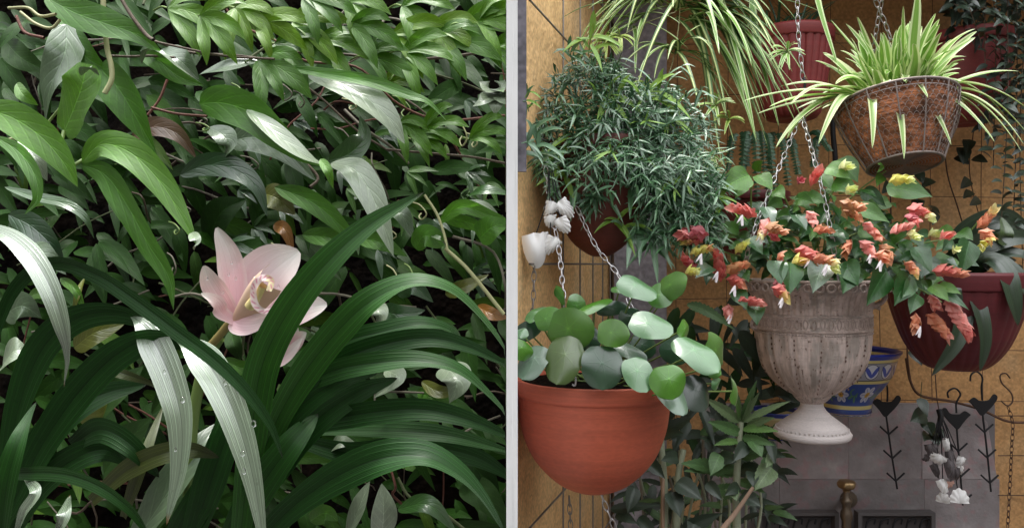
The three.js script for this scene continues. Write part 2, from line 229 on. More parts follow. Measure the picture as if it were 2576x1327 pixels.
{ // rain drops on the pale leaves and petals
  const wm = mat([1, 1, 1], { transmission: 1, thickness: .004, ior: 1.33, roughness: .03 });
  const drop1 = (x, y, d, r, parent) => { const g = new THREE.SphereGeometry(r * d / F, 14, 10); g.scale(.8, 1.15, .6); const c = P(x, y, d); g.translate(c.x, c.y, c.z); part('water_drop', g, wm, parent); };
  for (const [x, y, d, r] of [[459, 1005, .533, 7], [412, 935, .55, 5], [440, 1130, .53, 5], [565, 962, .542, 6], [598, 980, .538, 8], [638, 1065, .528, 8], [610, 1140, .528, 7], [613, 1185, .526, 7], [128, 760, .53, 5]]) drop1(x, y, d - .004, r, orchid2);
  for (const [x, y, d, r] of [[582, 660, .63, 4], [574, 690, .63, 4], [592, 700, .63, 4], [640, 700, .63, 5], [560, 735, .62, 4], [520, 700, .6, 4], [700, 720, .64, 4]]) drop1(x, y, d - .012, r, orchid);
}
// broad-leaved vine: every leaf by itself
const vineA = thing('broad_leaved_vine', P(230, 420, .7), 'vine with long bright green leaves hanging above the arching orchid leaves and dark hollow', 'vine');
const vineB = thing('broad_leaved_vine', P(760, 400, .72), 'vine with wide grey-green glossy leaves curling over behind the pink flower', 'vine');
{
  const A = (pts, d0, d1, w, m, o = {}) => part('leaf', blade(px2(pts, d0, d1, .012), w * (d0 + d1) / 2 / F, { n: 30, m: 10, fold: .22, wave: .1, freq: 8, n0: FR, ...o }), m, o.of ?? vineA);
  const B = (pts, d0, d1, w, m, o = {}) => A(pts, d0, d1, w, m, { of: vineB, ...o }), G = M.vine, K = M.vineDark, W = M.vinePaintedSheen;
  A([[110, -10], [190, 32], [270, 60], [340, 85], [410, 135]], .66, .64, 84, G[1]);
  A([[150, 45], [190, 110], [225, 150], [270, 175]], .69, .68, 72, G[1]);
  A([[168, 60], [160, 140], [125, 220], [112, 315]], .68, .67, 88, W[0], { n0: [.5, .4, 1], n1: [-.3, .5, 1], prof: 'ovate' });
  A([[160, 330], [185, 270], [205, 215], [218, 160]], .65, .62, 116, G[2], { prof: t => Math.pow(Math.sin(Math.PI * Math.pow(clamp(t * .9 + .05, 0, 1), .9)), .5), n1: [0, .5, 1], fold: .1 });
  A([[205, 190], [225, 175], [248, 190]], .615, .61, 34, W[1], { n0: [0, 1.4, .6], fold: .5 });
  A([[250, 170], [300, 225], [345, 300], [397, 395]], .68, .66, 104, G[1], { prof: 'ovate', n0: [-.1, -.2, 1] });
  A([[-60, 270], [30, 295], [110, 350], [160, 410], [195, 470]], .62, .6, 92, G[2], { n1: [.2, .2, 1] });
  A([[-20, 340], [50, 385], [90, 450], [92, 500], [60, 540]], .6, .58, 42, G[1]);
  A([[205, 408], [255, 362], [330, 385], [405, 460], [455, 540], [497, 618]], .64, .6, 82, G[2], { n1: [.35, .25, 1], wave: .16, freq: 11 });
  A([[200, 412], [265, 440], [325, 525], [370, 610], [425, 700], [436, 780]], .645, .61, 74, G[1], { n0: [-.2, -.1, 1], wave: .14, freq: 13 });
  A([[480, 585], [492, 605], [488, 630]], .6, .6, 30, W[1], { n0: UP });
  A([[10, 470], [90, 495], [170, 515], [215, 550], [236, 600]], .62, .6, 30, K[2], { n0: UP });
  A([[50, 350], [90, 400], [118, 455]], .7, .69, 48, W[1], { n0: UP });
  A([[20, 540], [80, 570], [130, 620], [165, 690]], .7, .68, 70, K[1]);
  A([[40, 210], [60, 240], [95, 265]], .68, .67, 34, G[2]);
  A([[10, 100], [60, 150], [120, 180]], .76, .74, 66, M.dim[2]);
  A([[10, 790], [60, 770], [105, 800]], .68, .67, 80, W[0], { prof: 'ovate' });
  A([[5, 920], [40, 880], [75, 880]], .66, .65, 84, W[1], { prof: 'ovate', n0: UP });
  A([[60, 620], [110, 640], [165, 690]], .68, .66, 56, W[0], { n0: UP });
  A([[200, 1060], [230, 990], [262, 930]], .69, .68, 116, M.olive, { prof: 'ovate' });
  A([[185, 875], [240, 835], [312, 815]], .68, .67, 70, M.olive);
  A([[150, 700], [190, 730], [215, 790]], .68, .66, 26, M.vine[0]); A([[210, 700], [195, 740], [180, 790]], .68, .66, 20, M.olive); A([[70, 745], [110, 740], [140, 770]], .68, .66, 30, M.vine[2]);
  A([[330, 345], [390, 318], [450, 340], [495, 400]], .76, .74, 54, M.rose);
  for (const [x, y, w] of [[300, 980, 90], [430, 1260, 80], [320, 1110, 110], [440, 960, 60]]) A([[x - 60, y + 80], [x, y], [x + 60, y - 60]], .74, .73, w, M.dim[2], { n0: UP });

  B([[355, 135], [395, 150], [450, 192], [512, 215]], .67, .65, 52, G[1], { n0: [0, -.2, 1], wave: .2 });
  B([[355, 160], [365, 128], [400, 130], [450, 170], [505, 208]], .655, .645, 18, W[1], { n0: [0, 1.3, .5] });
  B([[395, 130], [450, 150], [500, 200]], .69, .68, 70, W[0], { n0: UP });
  B([[500, 188], [570, 170], [640, 155], [710, 150]], .69, .7, 66, W[0], { n0: [0, 1, .8] });
  B([[500, 260], [560, 258], [630, 282], [700, 340], [760, 390], [828, 425]], .65, .62, 96, G[1], { n0: [-.1, -.2, 1], n1: [.1, -.3, 1], wave: .12, prof: 'ovate' });
  B([[620, 275], [670, 315], [730, 365], [780, 400], [820, 418]], .626, .61, 54, W[1], { n0: [-.1, 1.1, .8] });
  B([[805, 400], [825, 430], [838, 475]], .61, .6, 26, G[2]);
  B([[575, 355], [640, 345], [710, 375], [795, 455]], .7, .68, 92, W[0], { n0: [.2, .15, 1] });
  B([[775, 185], [850, 205], [920, 245], [980, 300], [1018, 362]], .66, .62, 92, W[1], { n0: [-.2, .9, .9], n1: [-.1, .8, 1], wave: .08 });
  B([[700, 165], [820, 185], [930, 205], [1030, 240], [1075, 255], [1125, 305]], .65, .62, 34, G[1], { n1: [0, .7, 1], wave: .14 });
  B([[825, 405], [880, 385], [915, 345], [905, 290]], .68, .67, 70, K[2], { n0: [-.4, -.1, 1] });
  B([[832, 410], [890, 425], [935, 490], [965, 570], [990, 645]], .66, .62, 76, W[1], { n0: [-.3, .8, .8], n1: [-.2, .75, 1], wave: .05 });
  B([[452, 440], [520, 415], [590, 425], [645, 470], [672, 545]], .69, .66, 66, K[1], { n0: [0, .1, 1], n1: [.4, .3, 1] });
  B([[525, 320], [562, 340], [575, 365], [562, 400]], .68, .67, 60, W[0], { n0: UP });
  B([[690, 470], [780, 505], [850, 560], [905, 620]], .7, .69, 56, M.vine[1]);
  B([[660, 485], [700, 500], [742, 540]], .72, .71, 70, M.olive);
  B([[688, 565], [718, 580], [738, 645]], .71, .7, 36, M.orange);
  B([[900, 600], [960, 610], [1025, 645]], .7, .69, 46, M.vine[1]); B([[760, 590], [840, 600], [900, 625]], .72, .71, 50, M.vine[1]);
  B([[1045, 625], [1070, 592], [1118, 615]], .66, .65, 56, G[1], { prof: 'round' }); B([[1085, 592], [1105, 600], [1125, 622]], .648, .645, 20, W[1], { n0: [0, 1, .6] });
  B([[1205, 600], [1240, 570], [1290, 560]], .64, .63, 66, G[1], { prof: 'ovate' });
  B([[1175, 495], [1220, 478], [1300, 492]], .64, .62, 38, M.vineDark[2], { n0: UP });
  B([[1105, 560], [1160, 520], [1230, 540], [1290, 560]], .66, .65, 40, G[0]); B([[1110, 545], [1180, 560], [1240, 590]], .67, .66, 40, G[0], { n0: [0, -.4, 1] }); B([[1100, 540], [1150, 520], [1220, 515], [1280, 580]], .67, .66, 26, W[1], { n0: UP });
  B([[1050, 560], [1090, 580], [1130, 620]], .68, .67, 46, M.vineDark[0]); B([[960, 520], [1010, 540], [1040, 600]], .7, .69, 50, W[0], { n0: UP });
  B([[1120, 920], [1150, 960], [1130, 1015]], .67, .65, 86, W[1], { prof: 'ovate', n0: UP }); B([[970, 930], [1000, 950], [940, 1000]], .7, .69, 50, W[1], { n0: UP });
  B([[870, 1360], [905, 1270], [930, 1210]], .66, .64, 60, W[1], { n0: [-.5, .9, 1] }); B([[960, 1360], [965, 1280], [960, 1215]], .66, .64, 70, W[1], { n0: [.3, .9, 1] });
  B([[830, 1130], [860, 1110], [900, 1120]], .69, .68, 40, W[1], { n0: UP }); B([[780, 1310], [820, 1290], [850, 1310]], .66, .65, 50, G[1]);
  B([[1000, 1280], [1080, 1270], [1150, 1340]], .66, .64, 50, K[2], { n0: UP }); B([[1130, 1130], [1200, 1180], [1260, 1290]], .67, .66, 90, M.dim[3]); B([[1160, 1220], [1220, 1250], [1290, 1340]], .66, .65, 80, M.dim[2], { n0: UP });
  B([[1000, 740], [1040, 720], [1090, 760]], .7, .69, 50, K[0]); B([[960, 780], [1000, 790], [1070, 780]], .7, .69, 56, K[0]); B([[940, 760], [955, 790], [950, 820]], .69, .68, 50, W[1], { n0: UP });
  B([[1120, 740], [1170, 720], [1230, 690]], .7, .69, 40, M.olive); B([[1200, 770], [1240, 790], [1280, 800]], .69, .68, 36, M.orange); B([[1060, 960], [1110, 985], [1180, 975]], .69, .68, 36, M.olive); B([[1050, 985], [1090, 1000], [1150, 1010]], .7, .69, 46, G[1]);
  B([[580, 830], [590, 870], [605, 905]], .7, .69, 46, M.dim[2]); B([[560, 905], [620, 925], [720, 900]], .69, .68, 40, M.vine[1]); B([[520, 610], [560, 530], [620, 500]], .76, .75, 80, M.dim[3]);
  // lobed pale leaf at the board
  for (const [x, y, w] of [[1188, 268, 46], [1205, 205, 50], [1270, 200, 54], [1300, 260, 60], [1245, 290, 44]]) B([[1250, 235], [(1250 + x) / 2, (235 + y) / 2], [x, y]], .66, .64, w, W[1], { n0: [0, .7, 1], prof: 'ovate', n: 10, m: 6 });
  const tw = (pts, d, r, m, of = vineA) => part('stem', tube(px2(pts, d, d - .01), r, 0, 7), m, of);
  tw([[258, -20], [262, 60], [270, 130], [278, 160], [280, 200], [262, 235]], .655, .0022, M.paleStem); tw([[270, 140], [330, 142], [380, 140], [440, 145]], .66, .0011, M.twig[0]);
  tw([[278, 150], [250, 170], [210, 205], [160, 260], [110, 320]], .69, .0012, M.greenStem); tw([[160, 330], [155, 350], [148, 360]], .64, .0017, M.greenStem); tw([[210, 400], [190, 412], [150, 430]], .645, .0016, M.greenStem);
  tw([[0, 360], [60, 340], [130, 330]], .65, .0018, M.paleStem); tw([[50, 30], [90, 60], [130, 70], [150, 50]], .64, .0013, M.paleStem); tw([[20, 20], [70, 20], [100, 40], [140, 35]], .65, .0013, M.paleStem); tw([[40, 40], [60, 80], [110, 95]], .66, .0013, M.twig[1]);
  tw([[300, -10], [330, 40], [370, 90], [385, 100]], .64, .0016, M.twig[0]); tw([[370, 100], [460, 120], [560, 140], [690, 148]], .65, .001, M.twig[0], vineB);
  tw([[380, 270], [440, 285], [520, 292]], .7, .0012, M.twig[1], vineB); tw([[420, 200], [400, 250], [370, 290]], .72, .0012, M.twig[1], vineB); tw([[1120, 625], [1170, 670], [1300, 790]], .655, .0017, M.paleStem, vineB); tw([[1068, 490], [1100, 540], [1120, 600], [1125, 630]], .65, .0012, M.paleStem, vineB);
  tw([[970, 375], [1080, 385], [1190, 395], [1300, 410]], .68, .0011, M.twig[0], vineB); tw([[700, 170], [800, 240], [900, 330], [980, 380]], .76, .0012, M.twig[0], vineB); tw([[760, 400], [800, 450], [780, 470]], .7, .0014, M.twig[0], vineB);
  tw([[430, 748], [480, 738], [530, 750]], .68, .0012, M.twig[3]); tw([[1000, 1200], [1030, 1250], [1100, 1280], [1180, 1340]], .68, .0014, M.twig[2], vineB); tw([[850, 990], [980, 985], [1120, 990]], .7, .001, M.twig[3], vineB);
}
{ // palmate vine along the top
  const pv = thing('palmate_vine', P(900, 130, .68), 'vine with fresh yellow-green fingered leaves trailing along the top of the hedge', 'vine');
  const nodes = [[640, 50, .9], [690, 110, 1.05], [735, 55, .75], [800, 100, .8], [880, 60, .9], [915, 145, .55], [985, 85, .7], [1085, 70, .75], [1160, 60, .65], [1010, 130, .8], [1095, 95, .7], [1200, 55, .5], [590, 20, 1.3], [760, -10, .9], [870, 0, 1], [1010, 15, .8], [650, 150, 1.2], [420, 20, .7], [500, 40, 1], [1035, 350, .9], [1060, 330, .3], [1180, 350, .2], [1000, 310, 1.2], [1240, 120, .7], [960, 215, .5]];
  nodes.forEach(([x, y, base], i) => {
    const d = .65 + .03 * rnd(), lf = sub('leaf', P(x, y, d), pv), k = i > 18 ? 3 : 3 + Math.floor(rnd() * 2), m = pick(M.palm), sc = i > 18 ? .75 : 1;
    for (let j = 0; j < k; j++) {
      const q = j - (k - 1) / 2, a = base - .42 + q * .55 + rr(-.12, .12), L = rr(120, 178) * sc * (1 - .16 * Math.abs(q)), c = Math.cos(a), e = Math.sin(a);
      part('leaflet', blade([P(x, y, d), P(x + L * .35 * c, y + L * .35 * e - 14, d - .012), P(x + L * .75 * c, y + L * .75 * e - 8, d - .022), P(x + L * c, y + L * e + 10, d - .02)], L * .29 * d / F, { n0: [rr(-.6, .6), rr(-.4, .5), 1], n1: [rr(-.5, .6), rr(-.2, .8), 1], n: 20, m: 6, wave: .16, fold: rr(.08, .3), prof: t => Math.pow(Math.sin(Math.PI * Math.pow(t, .85)), .9) }), m, lf);
    }
    part('petiole', tube([P(x, y, d), P(x - 14, y - 4, d + .012), P(x - 34, y + 6, d + .03)], .0009, 5, 5), M.greenStem, lf);
  });
  for (let i = 0; i < 26; i++) { // smaller, deeper sprays of the same vine
    const x = rr(540, 1240), y = rr(215, 690), d = rr(.73, .82), lf = sub('leaf', P(x, y, d), pv), m = pick([M.vineDark[0], M.vineDark[2], M.palm[3]]), base = rr(.1, 1.1), k = 3 + Math.floor(rnd() * 3);
    for (let j = 0; j < k; j++) { const a = base + (j - (k - 1) / 2) * .6 + rr(-.1, .1), L = rr(50, 85); part('leaflet', blade([P(x, y, d), P(x + L * .5 * Math.cos(a), y + L * .5 * Math.sin(a) - 7, d - .01), P(x + L * Math.cos(a), y + L * Math.sin(a) + 7, d - .015)], L * .27 * d / F, { quick: 1, n0: [rr(-.5, .5), rr(-.2, .8), 1], n: 12, m: 4, wave: .15 }), m, lf); }
  }
  for (let i = 0; i < 22; i++) { const x = rr(380, 1250), y = rr(180, 720), d = rr(.66, .76), w = rr(20, 60), h = rr(20, 70); part('tendril', tube([P(x, y, d), P(x + w * .6, y + h * .2, d - .01), P(x + w, y + h * .7, d - .015), P(x + w * .7, y + h, d - .01), P(x + w * .5, y + h * .8, d), P(x + w * .65, y + h * .65, d + .004)], .0007, 20, 5), pick([M.greenStem, M.paleStem, M.twig[3]]), pv); }
  part('stem', tube(px2([[380, 100], [470, 130], [600, 140], [700, 150], [760, 130], [900, 140], [1010, 150], [1150, 140], [1300, 120]], .69, .68), .0013, 40, 6), M.twig[0], pv);
  part('stem', tube(px2([[540, -20], [600, 60], [690, 100], [760, 150], [900, 170], [1000, 260], [1100, 300], [1300, 290]], .7, .7), .0012, 40, 6), M.twig[1], pv);
  part('stem', tube(px2([[930, 210], [985, 200], [1010, 165], [1020, 120]], .68, .67), .0024, 20, 6), M.twig[3], pv);
}
{ // the dim interior of the hedge
  const hb = thing('hedge_shrub', P(640, 900, .9), 'dense shaded shrub leaves and bare twigs filling the hollow behind the vines', 'shrub');
  const rest = [];
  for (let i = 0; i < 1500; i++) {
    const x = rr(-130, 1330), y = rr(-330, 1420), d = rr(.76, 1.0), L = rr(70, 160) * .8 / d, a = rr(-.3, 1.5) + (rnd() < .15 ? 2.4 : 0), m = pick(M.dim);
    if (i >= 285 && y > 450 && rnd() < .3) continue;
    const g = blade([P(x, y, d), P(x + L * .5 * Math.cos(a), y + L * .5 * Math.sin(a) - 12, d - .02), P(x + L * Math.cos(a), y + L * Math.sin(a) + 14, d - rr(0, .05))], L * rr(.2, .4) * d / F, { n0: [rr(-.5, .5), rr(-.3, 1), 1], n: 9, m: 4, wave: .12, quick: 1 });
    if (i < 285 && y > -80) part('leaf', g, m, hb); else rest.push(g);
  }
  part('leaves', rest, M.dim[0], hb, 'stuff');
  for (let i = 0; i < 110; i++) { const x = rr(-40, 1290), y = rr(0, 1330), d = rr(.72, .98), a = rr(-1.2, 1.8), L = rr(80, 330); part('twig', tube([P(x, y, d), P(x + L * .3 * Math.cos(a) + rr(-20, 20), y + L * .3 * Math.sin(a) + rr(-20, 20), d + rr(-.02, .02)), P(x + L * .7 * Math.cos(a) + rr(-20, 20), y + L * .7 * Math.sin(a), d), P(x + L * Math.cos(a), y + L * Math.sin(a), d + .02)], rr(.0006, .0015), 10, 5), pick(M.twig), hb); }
}
// ================================================================ RIGHT: the wall of hanging pots
side = 1;
const WZ = -2.32;                                              // face of the ochre back wall
const ochre = mat([.66, .55, .44], { map: T.wall, roughness: .9, bumpMap: T.grain, bumpScale: .004 });
const concrete = mat([.95, .93, .96], { map: T.concrete, roughness: .9, bumpMap: T.grain, bumpScale: .003 });
function uvBox(g, s = 1) { const p = g.attributes.position, n = g.attributes.normal, u = g.attributes.uv; for (let i = 0; i < p.count; i++) { const ax = Math.abs(n.getX(i)), ay = Math.abs(n.getY(i)); u.setXY(i, (ax > .5 ? p.getZ(i) : p.getX(i)) * s, (ay > .5 ? p.getZ(i) : p.getY(i)) * s); } return g; }
solo('back_wall', uvBox(box(.2, 2.6, 0, 3.1, WZ - .15, WZ), 1.3), ochre, 'ochre rendered wall behind the hanging pots', 'wall', null, 'structure');
const A0 = V3(.004, 0, -1.42), A1 = P(1540, 0, 2.3); A1.y = 0;
{
  const g = box(0, A0.distanceTo(A1), 0, 3.1, -.12, 0); uvBox(g, 1.5); g.rotateY(-Math.atan2(A1.z - A0.z, A1.x - A0.x)); g.translate(A0.x, 0, A0.z);
  const p = g.attributes.position; for (let i = 0; i < p.count; i++) p.setX(i, Math.max(p.getX(i), .0045));
  solo('side_wall', g, mat([1, .97, .86], { map: T.wall, roughness: .9, bumpMap: T.grain, bumpScale: .004 }), 'narrow ochre side wall running from the added white divider to the grey column', 'wall', null, 'structure');
}
const onSide = (s, y, off = .02) => V3(mix(A0.x, A1.x, s) + off * .98, y, mix(A0.z, A1.z, s) + off * .25);
solo('column', [uvBox(box(P(1536, 0, 2.3).x, P(1664, 0, 2.3).x, 0, 3.1, WZ + .003, WZ + .1), 1.5)], concrete, 'grey concrete column in the corner behind the trailing basket', 'column', null, 'structure');
solo('shade_roof', box(.01, 2.7, 2.3, 2.36, WZ, -1.8), mat([.3, .22, .16], { roughness: .8 }), 'added brown roof out of view that shades the back wall', 'shade_roof', null, 'structure');  // added above the view to shade the back wall
{ // unseen walls added round the place to hold back low sky light
  const cw = mat([.62, .56, .45], { map: T.concrete, roughness: .95 });
  solo('shade_wall', uvBox(box(-3.4, 3.6, 0, 3.0, 2.6, 2.8)), cw, 'added unseen plastered wall opposite the plants that cuts the front sky light', 'wall', null, 'structure');
  solo('shade_wall', uvBox(box(3.4, 3.6, 0, 3.0, -2.5, 2.6)), cw, 'added unseen plastered wall at the right end that cuts low sky light', 'wall', null, 'structure');
  solo('shade_wall', uvBox(box(-3.4, -3.2, 0, 3.0, -2.5, 2.6)), cw, 'added unseen plastered wall at the hedge end that cuts low sky light', 'wall', null, 'structure');
}
// slate-coloured tile panel with the tap
{
  const tp = thing('tiled_panel', V3(P(2130, 0, 2.32).x, .7, WZ), 'grey stone tile splashback with clipped corner behind the brass tap', 'panel'); tp.userData.kind = 'structure'; delete tp.userData.category;
  const tm = [0, 1, 2, 3].map(i => { const t = T.tile.clone(); t.offset.set(i * .27, i * .41); t.needsUpdate = true; return mat([[1.1, 1.1, 1.1], [1.0, 1.0, 1.0], [1.18, 1.16, 1.16], [.9, .92, .92]][i], { map: t, roughness: .75, bumpMap: T.grain, bumpScale: .0015 }); });
  const X = x => P(x, 0, 2.31).x, Y = y => P(0, y, 2.31).y;
  const xs = [1775, 1954, 2133, 2318, 2508], ys = [1013, 1204, 1395];
  part('backing', box(X(1770), X(2506), Y(1420), Y(1017), WZ + .002, WZ + .006), mat([.2, .18, .18], { roughness: .95 }), tp);
  for (let i = 0; i < 4; i++) for (let j = 0; j < 2; j++) {
    const o = j * 6, sh = new THREE.Shape(), x0 = X(xs[i] + o + 1.2), x1 = X(xs[i + 1] + o - 1.2), y0 = Y(ys[j + 1] - 1.2), y1 = Y(ys[j] + 1.2), c = i === 3 && j === 0;
    sh.moveTo(x0, y0); sh.lineTo(x1, y0); if (c) { sh.lineTo(X(2482), Y(1062)); sh.lineTo(X(2440), y1); } else sh.lineTo(x1, y1); sh.lineTo(x0, y1); sh.closePath();
    const g = new THREE.ExtrudeGeometry(sh, { depth: .008, bevelEnabled: true, bevelSize: .0012, bevelThickness: .0012, bevelSegments: 1 }); g.translate(0, 0, WZ + .005 + .0006 * ((i + j) % 2));
    const u = g.attributes.uv; for (let k = 0; k < u.count; k++) u.setXY(k, u.getX(k) * 3.1, u.getY(k) * 3.1);
    part('tile', g, tm[(i * 2 + j * 3) % 4], tp);
  }
}
const steel = mat([.55, .54, .55], { metalness: .9, roughness: .38 }), dullSteel = mat([.3, .28, .27], { metalness: .7, roughness: .55 }), iron = mat([.018, .018, .02], { metalness: .3, roughness: .6 }), rustIron = mat([.12, .07, .05], { metalness: .4, roughness: .8 });
{ // wire trellises
  const tr = thing('wire_trellis', onSide(.5, 1.3), 'grid of bare steel wires on the side wall behind the shell chime', 'trellis'), ang = (x, y, s) => null;
  for (const s of [.3, .47, .62, .75, .86, .95]) part('wire', tube([onSide(s, .5), onSide(s, 2.6)], .0022, 2, 6), dullSteel, tr);
  for (const y of [.72, .95, 1.2, 1.45, 1.7, 1.95, 2.15]) part('wire', tube([onSide(.02, y, .024), onSide(1, y, .024)], .0022, 2, 6), dullSteel, tr);
  const tb = thing('wire_trellis', V3(1.1, 1.4, WZ), 'thin rusty wire grid fixed to the ochre wall above the tiles', 'trellis');
  for (let x = 1700; x < 2640; x += 128) part('wire', tube([P(x + 8, -120, 2.295), P(x, 700, 2.295), P(x + 6, x > 2500 || x < 1760 ? 1330 : 1009, 2.295)], .0011, 4, 5), rustIron, tb);
  for (let y = -20; y < 1009; y += 128) part('wire', tube([P(1670, y + 4, 2.299), P(2100, y, 2.299), P(2640, y + 6, 2.299)], .0011, 4, 5), rustIron, tb);
  for (const y of [1045, 1145, 1245]) part('wire', tube([P(2512, y, 2.299), P(2640, y, 2.299)], .0016, 2, 5), rustIron, tb);
}
// chains
const linkG = (() => { const g = new THREE.TorusGeometry(.0062, .00125, 6, 14); g.scale(.72, 1.75, 1); return g; })();
function chain(pts, label, m = steel, group) {
  const c = thing('chain', pts[0], label, 'chain', group), cv = new THREE.CatmullRomCurve3(pts), n = Math.max(3, Math.round(cv.getLength() / .0178)), up = V3(0, 1, 0);
  for (let i = 0; i < n; i++) { const p = cv.getPointAt((i + .5) / n), t = cv.getTangentAt((i + .5) / n), k = finish(new THREE.Mesh(linkG, m)); k.name = 'link'; k.position.copy(p).sub(pts[0]); k.quaternion.setFromUnitVectors(up, t).multiply(new THREE.Quaternion().setFromAxisAngle(up, (i % 2 ? .25 : 1.5) + rr(-.2, .2))); c.add(k); }
  return c;
}
const red = mat([.76, .17, .09], { map: T.clay, roughness: .5, bumpMap: T.fine, bumpScale: .0003 }), oxblood = mat([.36, .06, .06], { map: T.clay, roughness: .5 }), wine = mat([.2, .03, .038], { map: T.clay, roughness: .5 }), terra = mat([.2, .05, .036], { map: T.clay, roughness: .55 });
const potSoil = (c, r, parent) => part('soil', lathe([[0, .004], [r * .5, .006], [r, 0]], c, 32, (a, y) => 1), M.soil, parent);
// ---- the trailing basket
const jb = P(1510, 385, 1.62);
{
  const pot = thing('hanging_bowl', jb, 'terracotta hanging bowl nearly hidden under the dense trailing plant', 'pot'), s = 1.62 / F;
  part('bowl', lathe(spline([[0, -.222], [30 * s, -.217], [80 * s, -.18], [118 * s, -.1], [132 * s, -.02], [134 * s, 0]], 24).concat([[142 * s, .002], [142 * s, .022], [134 * s, .024], [128 * s, 0]]), jb, 64), terra, pot); potSoil(V3(jb.x, jb.y, jb.z), 128 * s, pot);
  chain([P(1372, 420, 1.48), P(1385, 520, 1.47), P(1405, 620, 1.45), P(1420, 770, 1.36)], 'pale twisted chain running down past the white shells to the red bowl');
  chain([P(1450, 520, 1.5), P(1500, 620, 1.48), P(1560, 700, 1.44), P(1592, 785, 1.4)], 'pale chain slanting in front of the concrete column to the red bowl');
  chain([P(1344, 660, 1.46), P(1342, 740, 1.46), P(1338, 800, 1.46)], 'thin dark chain below the largest white shell', dullSteel);
  const pl = thing('trailing_plant', jb, 'dense dark green trailing plant with narrow leaves spilling over a terracotta hanging bowl', 'plant');
  const lm = [[.06, .18, .06], [.09, .22, .09], [.045, .13, .05], [.13, .26, .14]].map(c => mat(c, { roughness: .36, ior: 1.8 })), bright = mat([.2, .36, .05], { roughness: .45 });
  const bl = [[1480, 250, 100, 100, 1], [1560, 330, 150, 120, 1.4], [1700, 390, 118, 110, 1.2], [1735, 500, 74, 110, 1.1], [1420, 340, 90, 80, .8], [1330, 350, 44, 70, .35], [1500, 190, 80, 40, .4], [1640, 280, 110, 70, .7], [1650, 560, 60, 60, .3], [1660, 480, 60, 60, .4], [1500, 480, 60, 36, .25], [1770, 570, 40, 50, .3]], tot = bl.reduce((a, b) => a + b[4], 0);
  const shoots = [], big = [];
  for (let i = 0; i < 700; i++) {
    let k = rnd() * tot, b; for (b of bl) if ((k -= b[4]) < 0) break;
    const a = rnd() * 6.283, q = Math.sqrt(rnd()), x = b[0] + b[2] * q * Math.cos(a), y = b[1] + b[3] * q * Math.sin(a), d = 1.62 - .1 * Math.sqrt(1 - q * q) * b[2] / 120 + rr(-.03, .03) - (y > 380 ? .05 : 0);
    const c = P(x, y, d), out = V3(x - 1560, -(y - 330), 90).normalize(), ax = V3(out.x + rr(-.7, .7), out.y * .6 + rr(-.9, .4), out.z + rr(-.3, .7)).normalize(), n = 5 + Math.floor(rnd() * 4), len = rr(.02, .037), br = rnd() < .035 ? 1.35 : 1, gs = [];
    for (let j = 0; j < n; j++) {
      const f = j / n, az = j * 2.4 + rnd(), u = V3(Math.cos(az), Math.sin(az), rr(-.2, .5)), dir = ax.clone().multiplyScalar(.55).addScaledVector(u, .8).normalize(), p0 = c.clone().addScaledVector(ax, (f - .4) * .036), L = len * rr(.7, 1.15) * br;
      gs.push(blade([p0, p0.clone().addScaledVector(dir, L * .5), p0.clone().addScaledVector(dir, L).add(V3(L * rr(-.3, .3), -L * rr(-.1, .5), 0))], L * rr(.13, .21), { quick: 1, n: 5, m: 2, n0: [rr(-.4, .4), .7, .7], fold: .3 }));
    }
    gs.push(tube([c.clone().addScaledVector(ax, -.03), c, c.clone().addScaledVector(ax, .03)], .0009, 3, 4));
    if (q > .35 && shoots.length < 260) { shoots.push(1); part('shoot', gs, br > 1 ? bright : pick(lm), pl); } else big.push(...gs);
  }
  part('foliage', big, lm[2], pl, 'stuff');
  const strand = (x0, y0, x1, y1, d) => { const n = Math.round(Math.hypot(x1 - x0, y1 - y0) / 9), cv = t => P(mix(x0, x1, t) + 10 * Math.sin(t * 5 + x0), mix(y0, y1, t) - 26 * Math.sin(t * 3.1) * (1 - t), d - .05 * t), gs = [tube([cv(0), cv(.25), cv(.5), cv(.75), cv(1)], .0009, 14, 4)]; for (let j = 1; j < n; j++) { const p = cv(j / n), az = j * 2.4 + rnd(), L = rr(.022, .046), dir = V3(Math.cos(az), Math.sin(az) * .5 - .35, Math.sin(az * 1.7) * .7 + .3).normalize(); gs.push(blade([p, p.clone().addScaledVector(dir, L * .5).add(V3(0, .004, 0)), p.clone().addScaledVector(dir, L).add(V3(0, -L * rr(.1, .4), 0))], L * rr(.13, .2), { quick: 1, n: 6, m: 2, n0: [rr(-.4, .4), .7, .7], fold: .3 })); } part('shoot', gs, pick(lm), pl); };
  for (let i = 0; i < 30; i++) { const x = rr(1640, 1800), y = rr(380, 500); strand(x, y, x + rr(-30, 40), y + rr(90, 190), 1.56); }
  for (let i = 0; i < 24; i++) { const x = rr(1350, 1680), y = rr(330, 430); strand(x, y, x + rr(-50, 40), y + rr(50, 120), 1.5); }
  for (let i = 0; i < 22; i++) { const x = rr(1420, 1760), y = rr(190, 330); strand(x, y, x + rr(-90, 90), y - rr(20, 80), 1.58); }
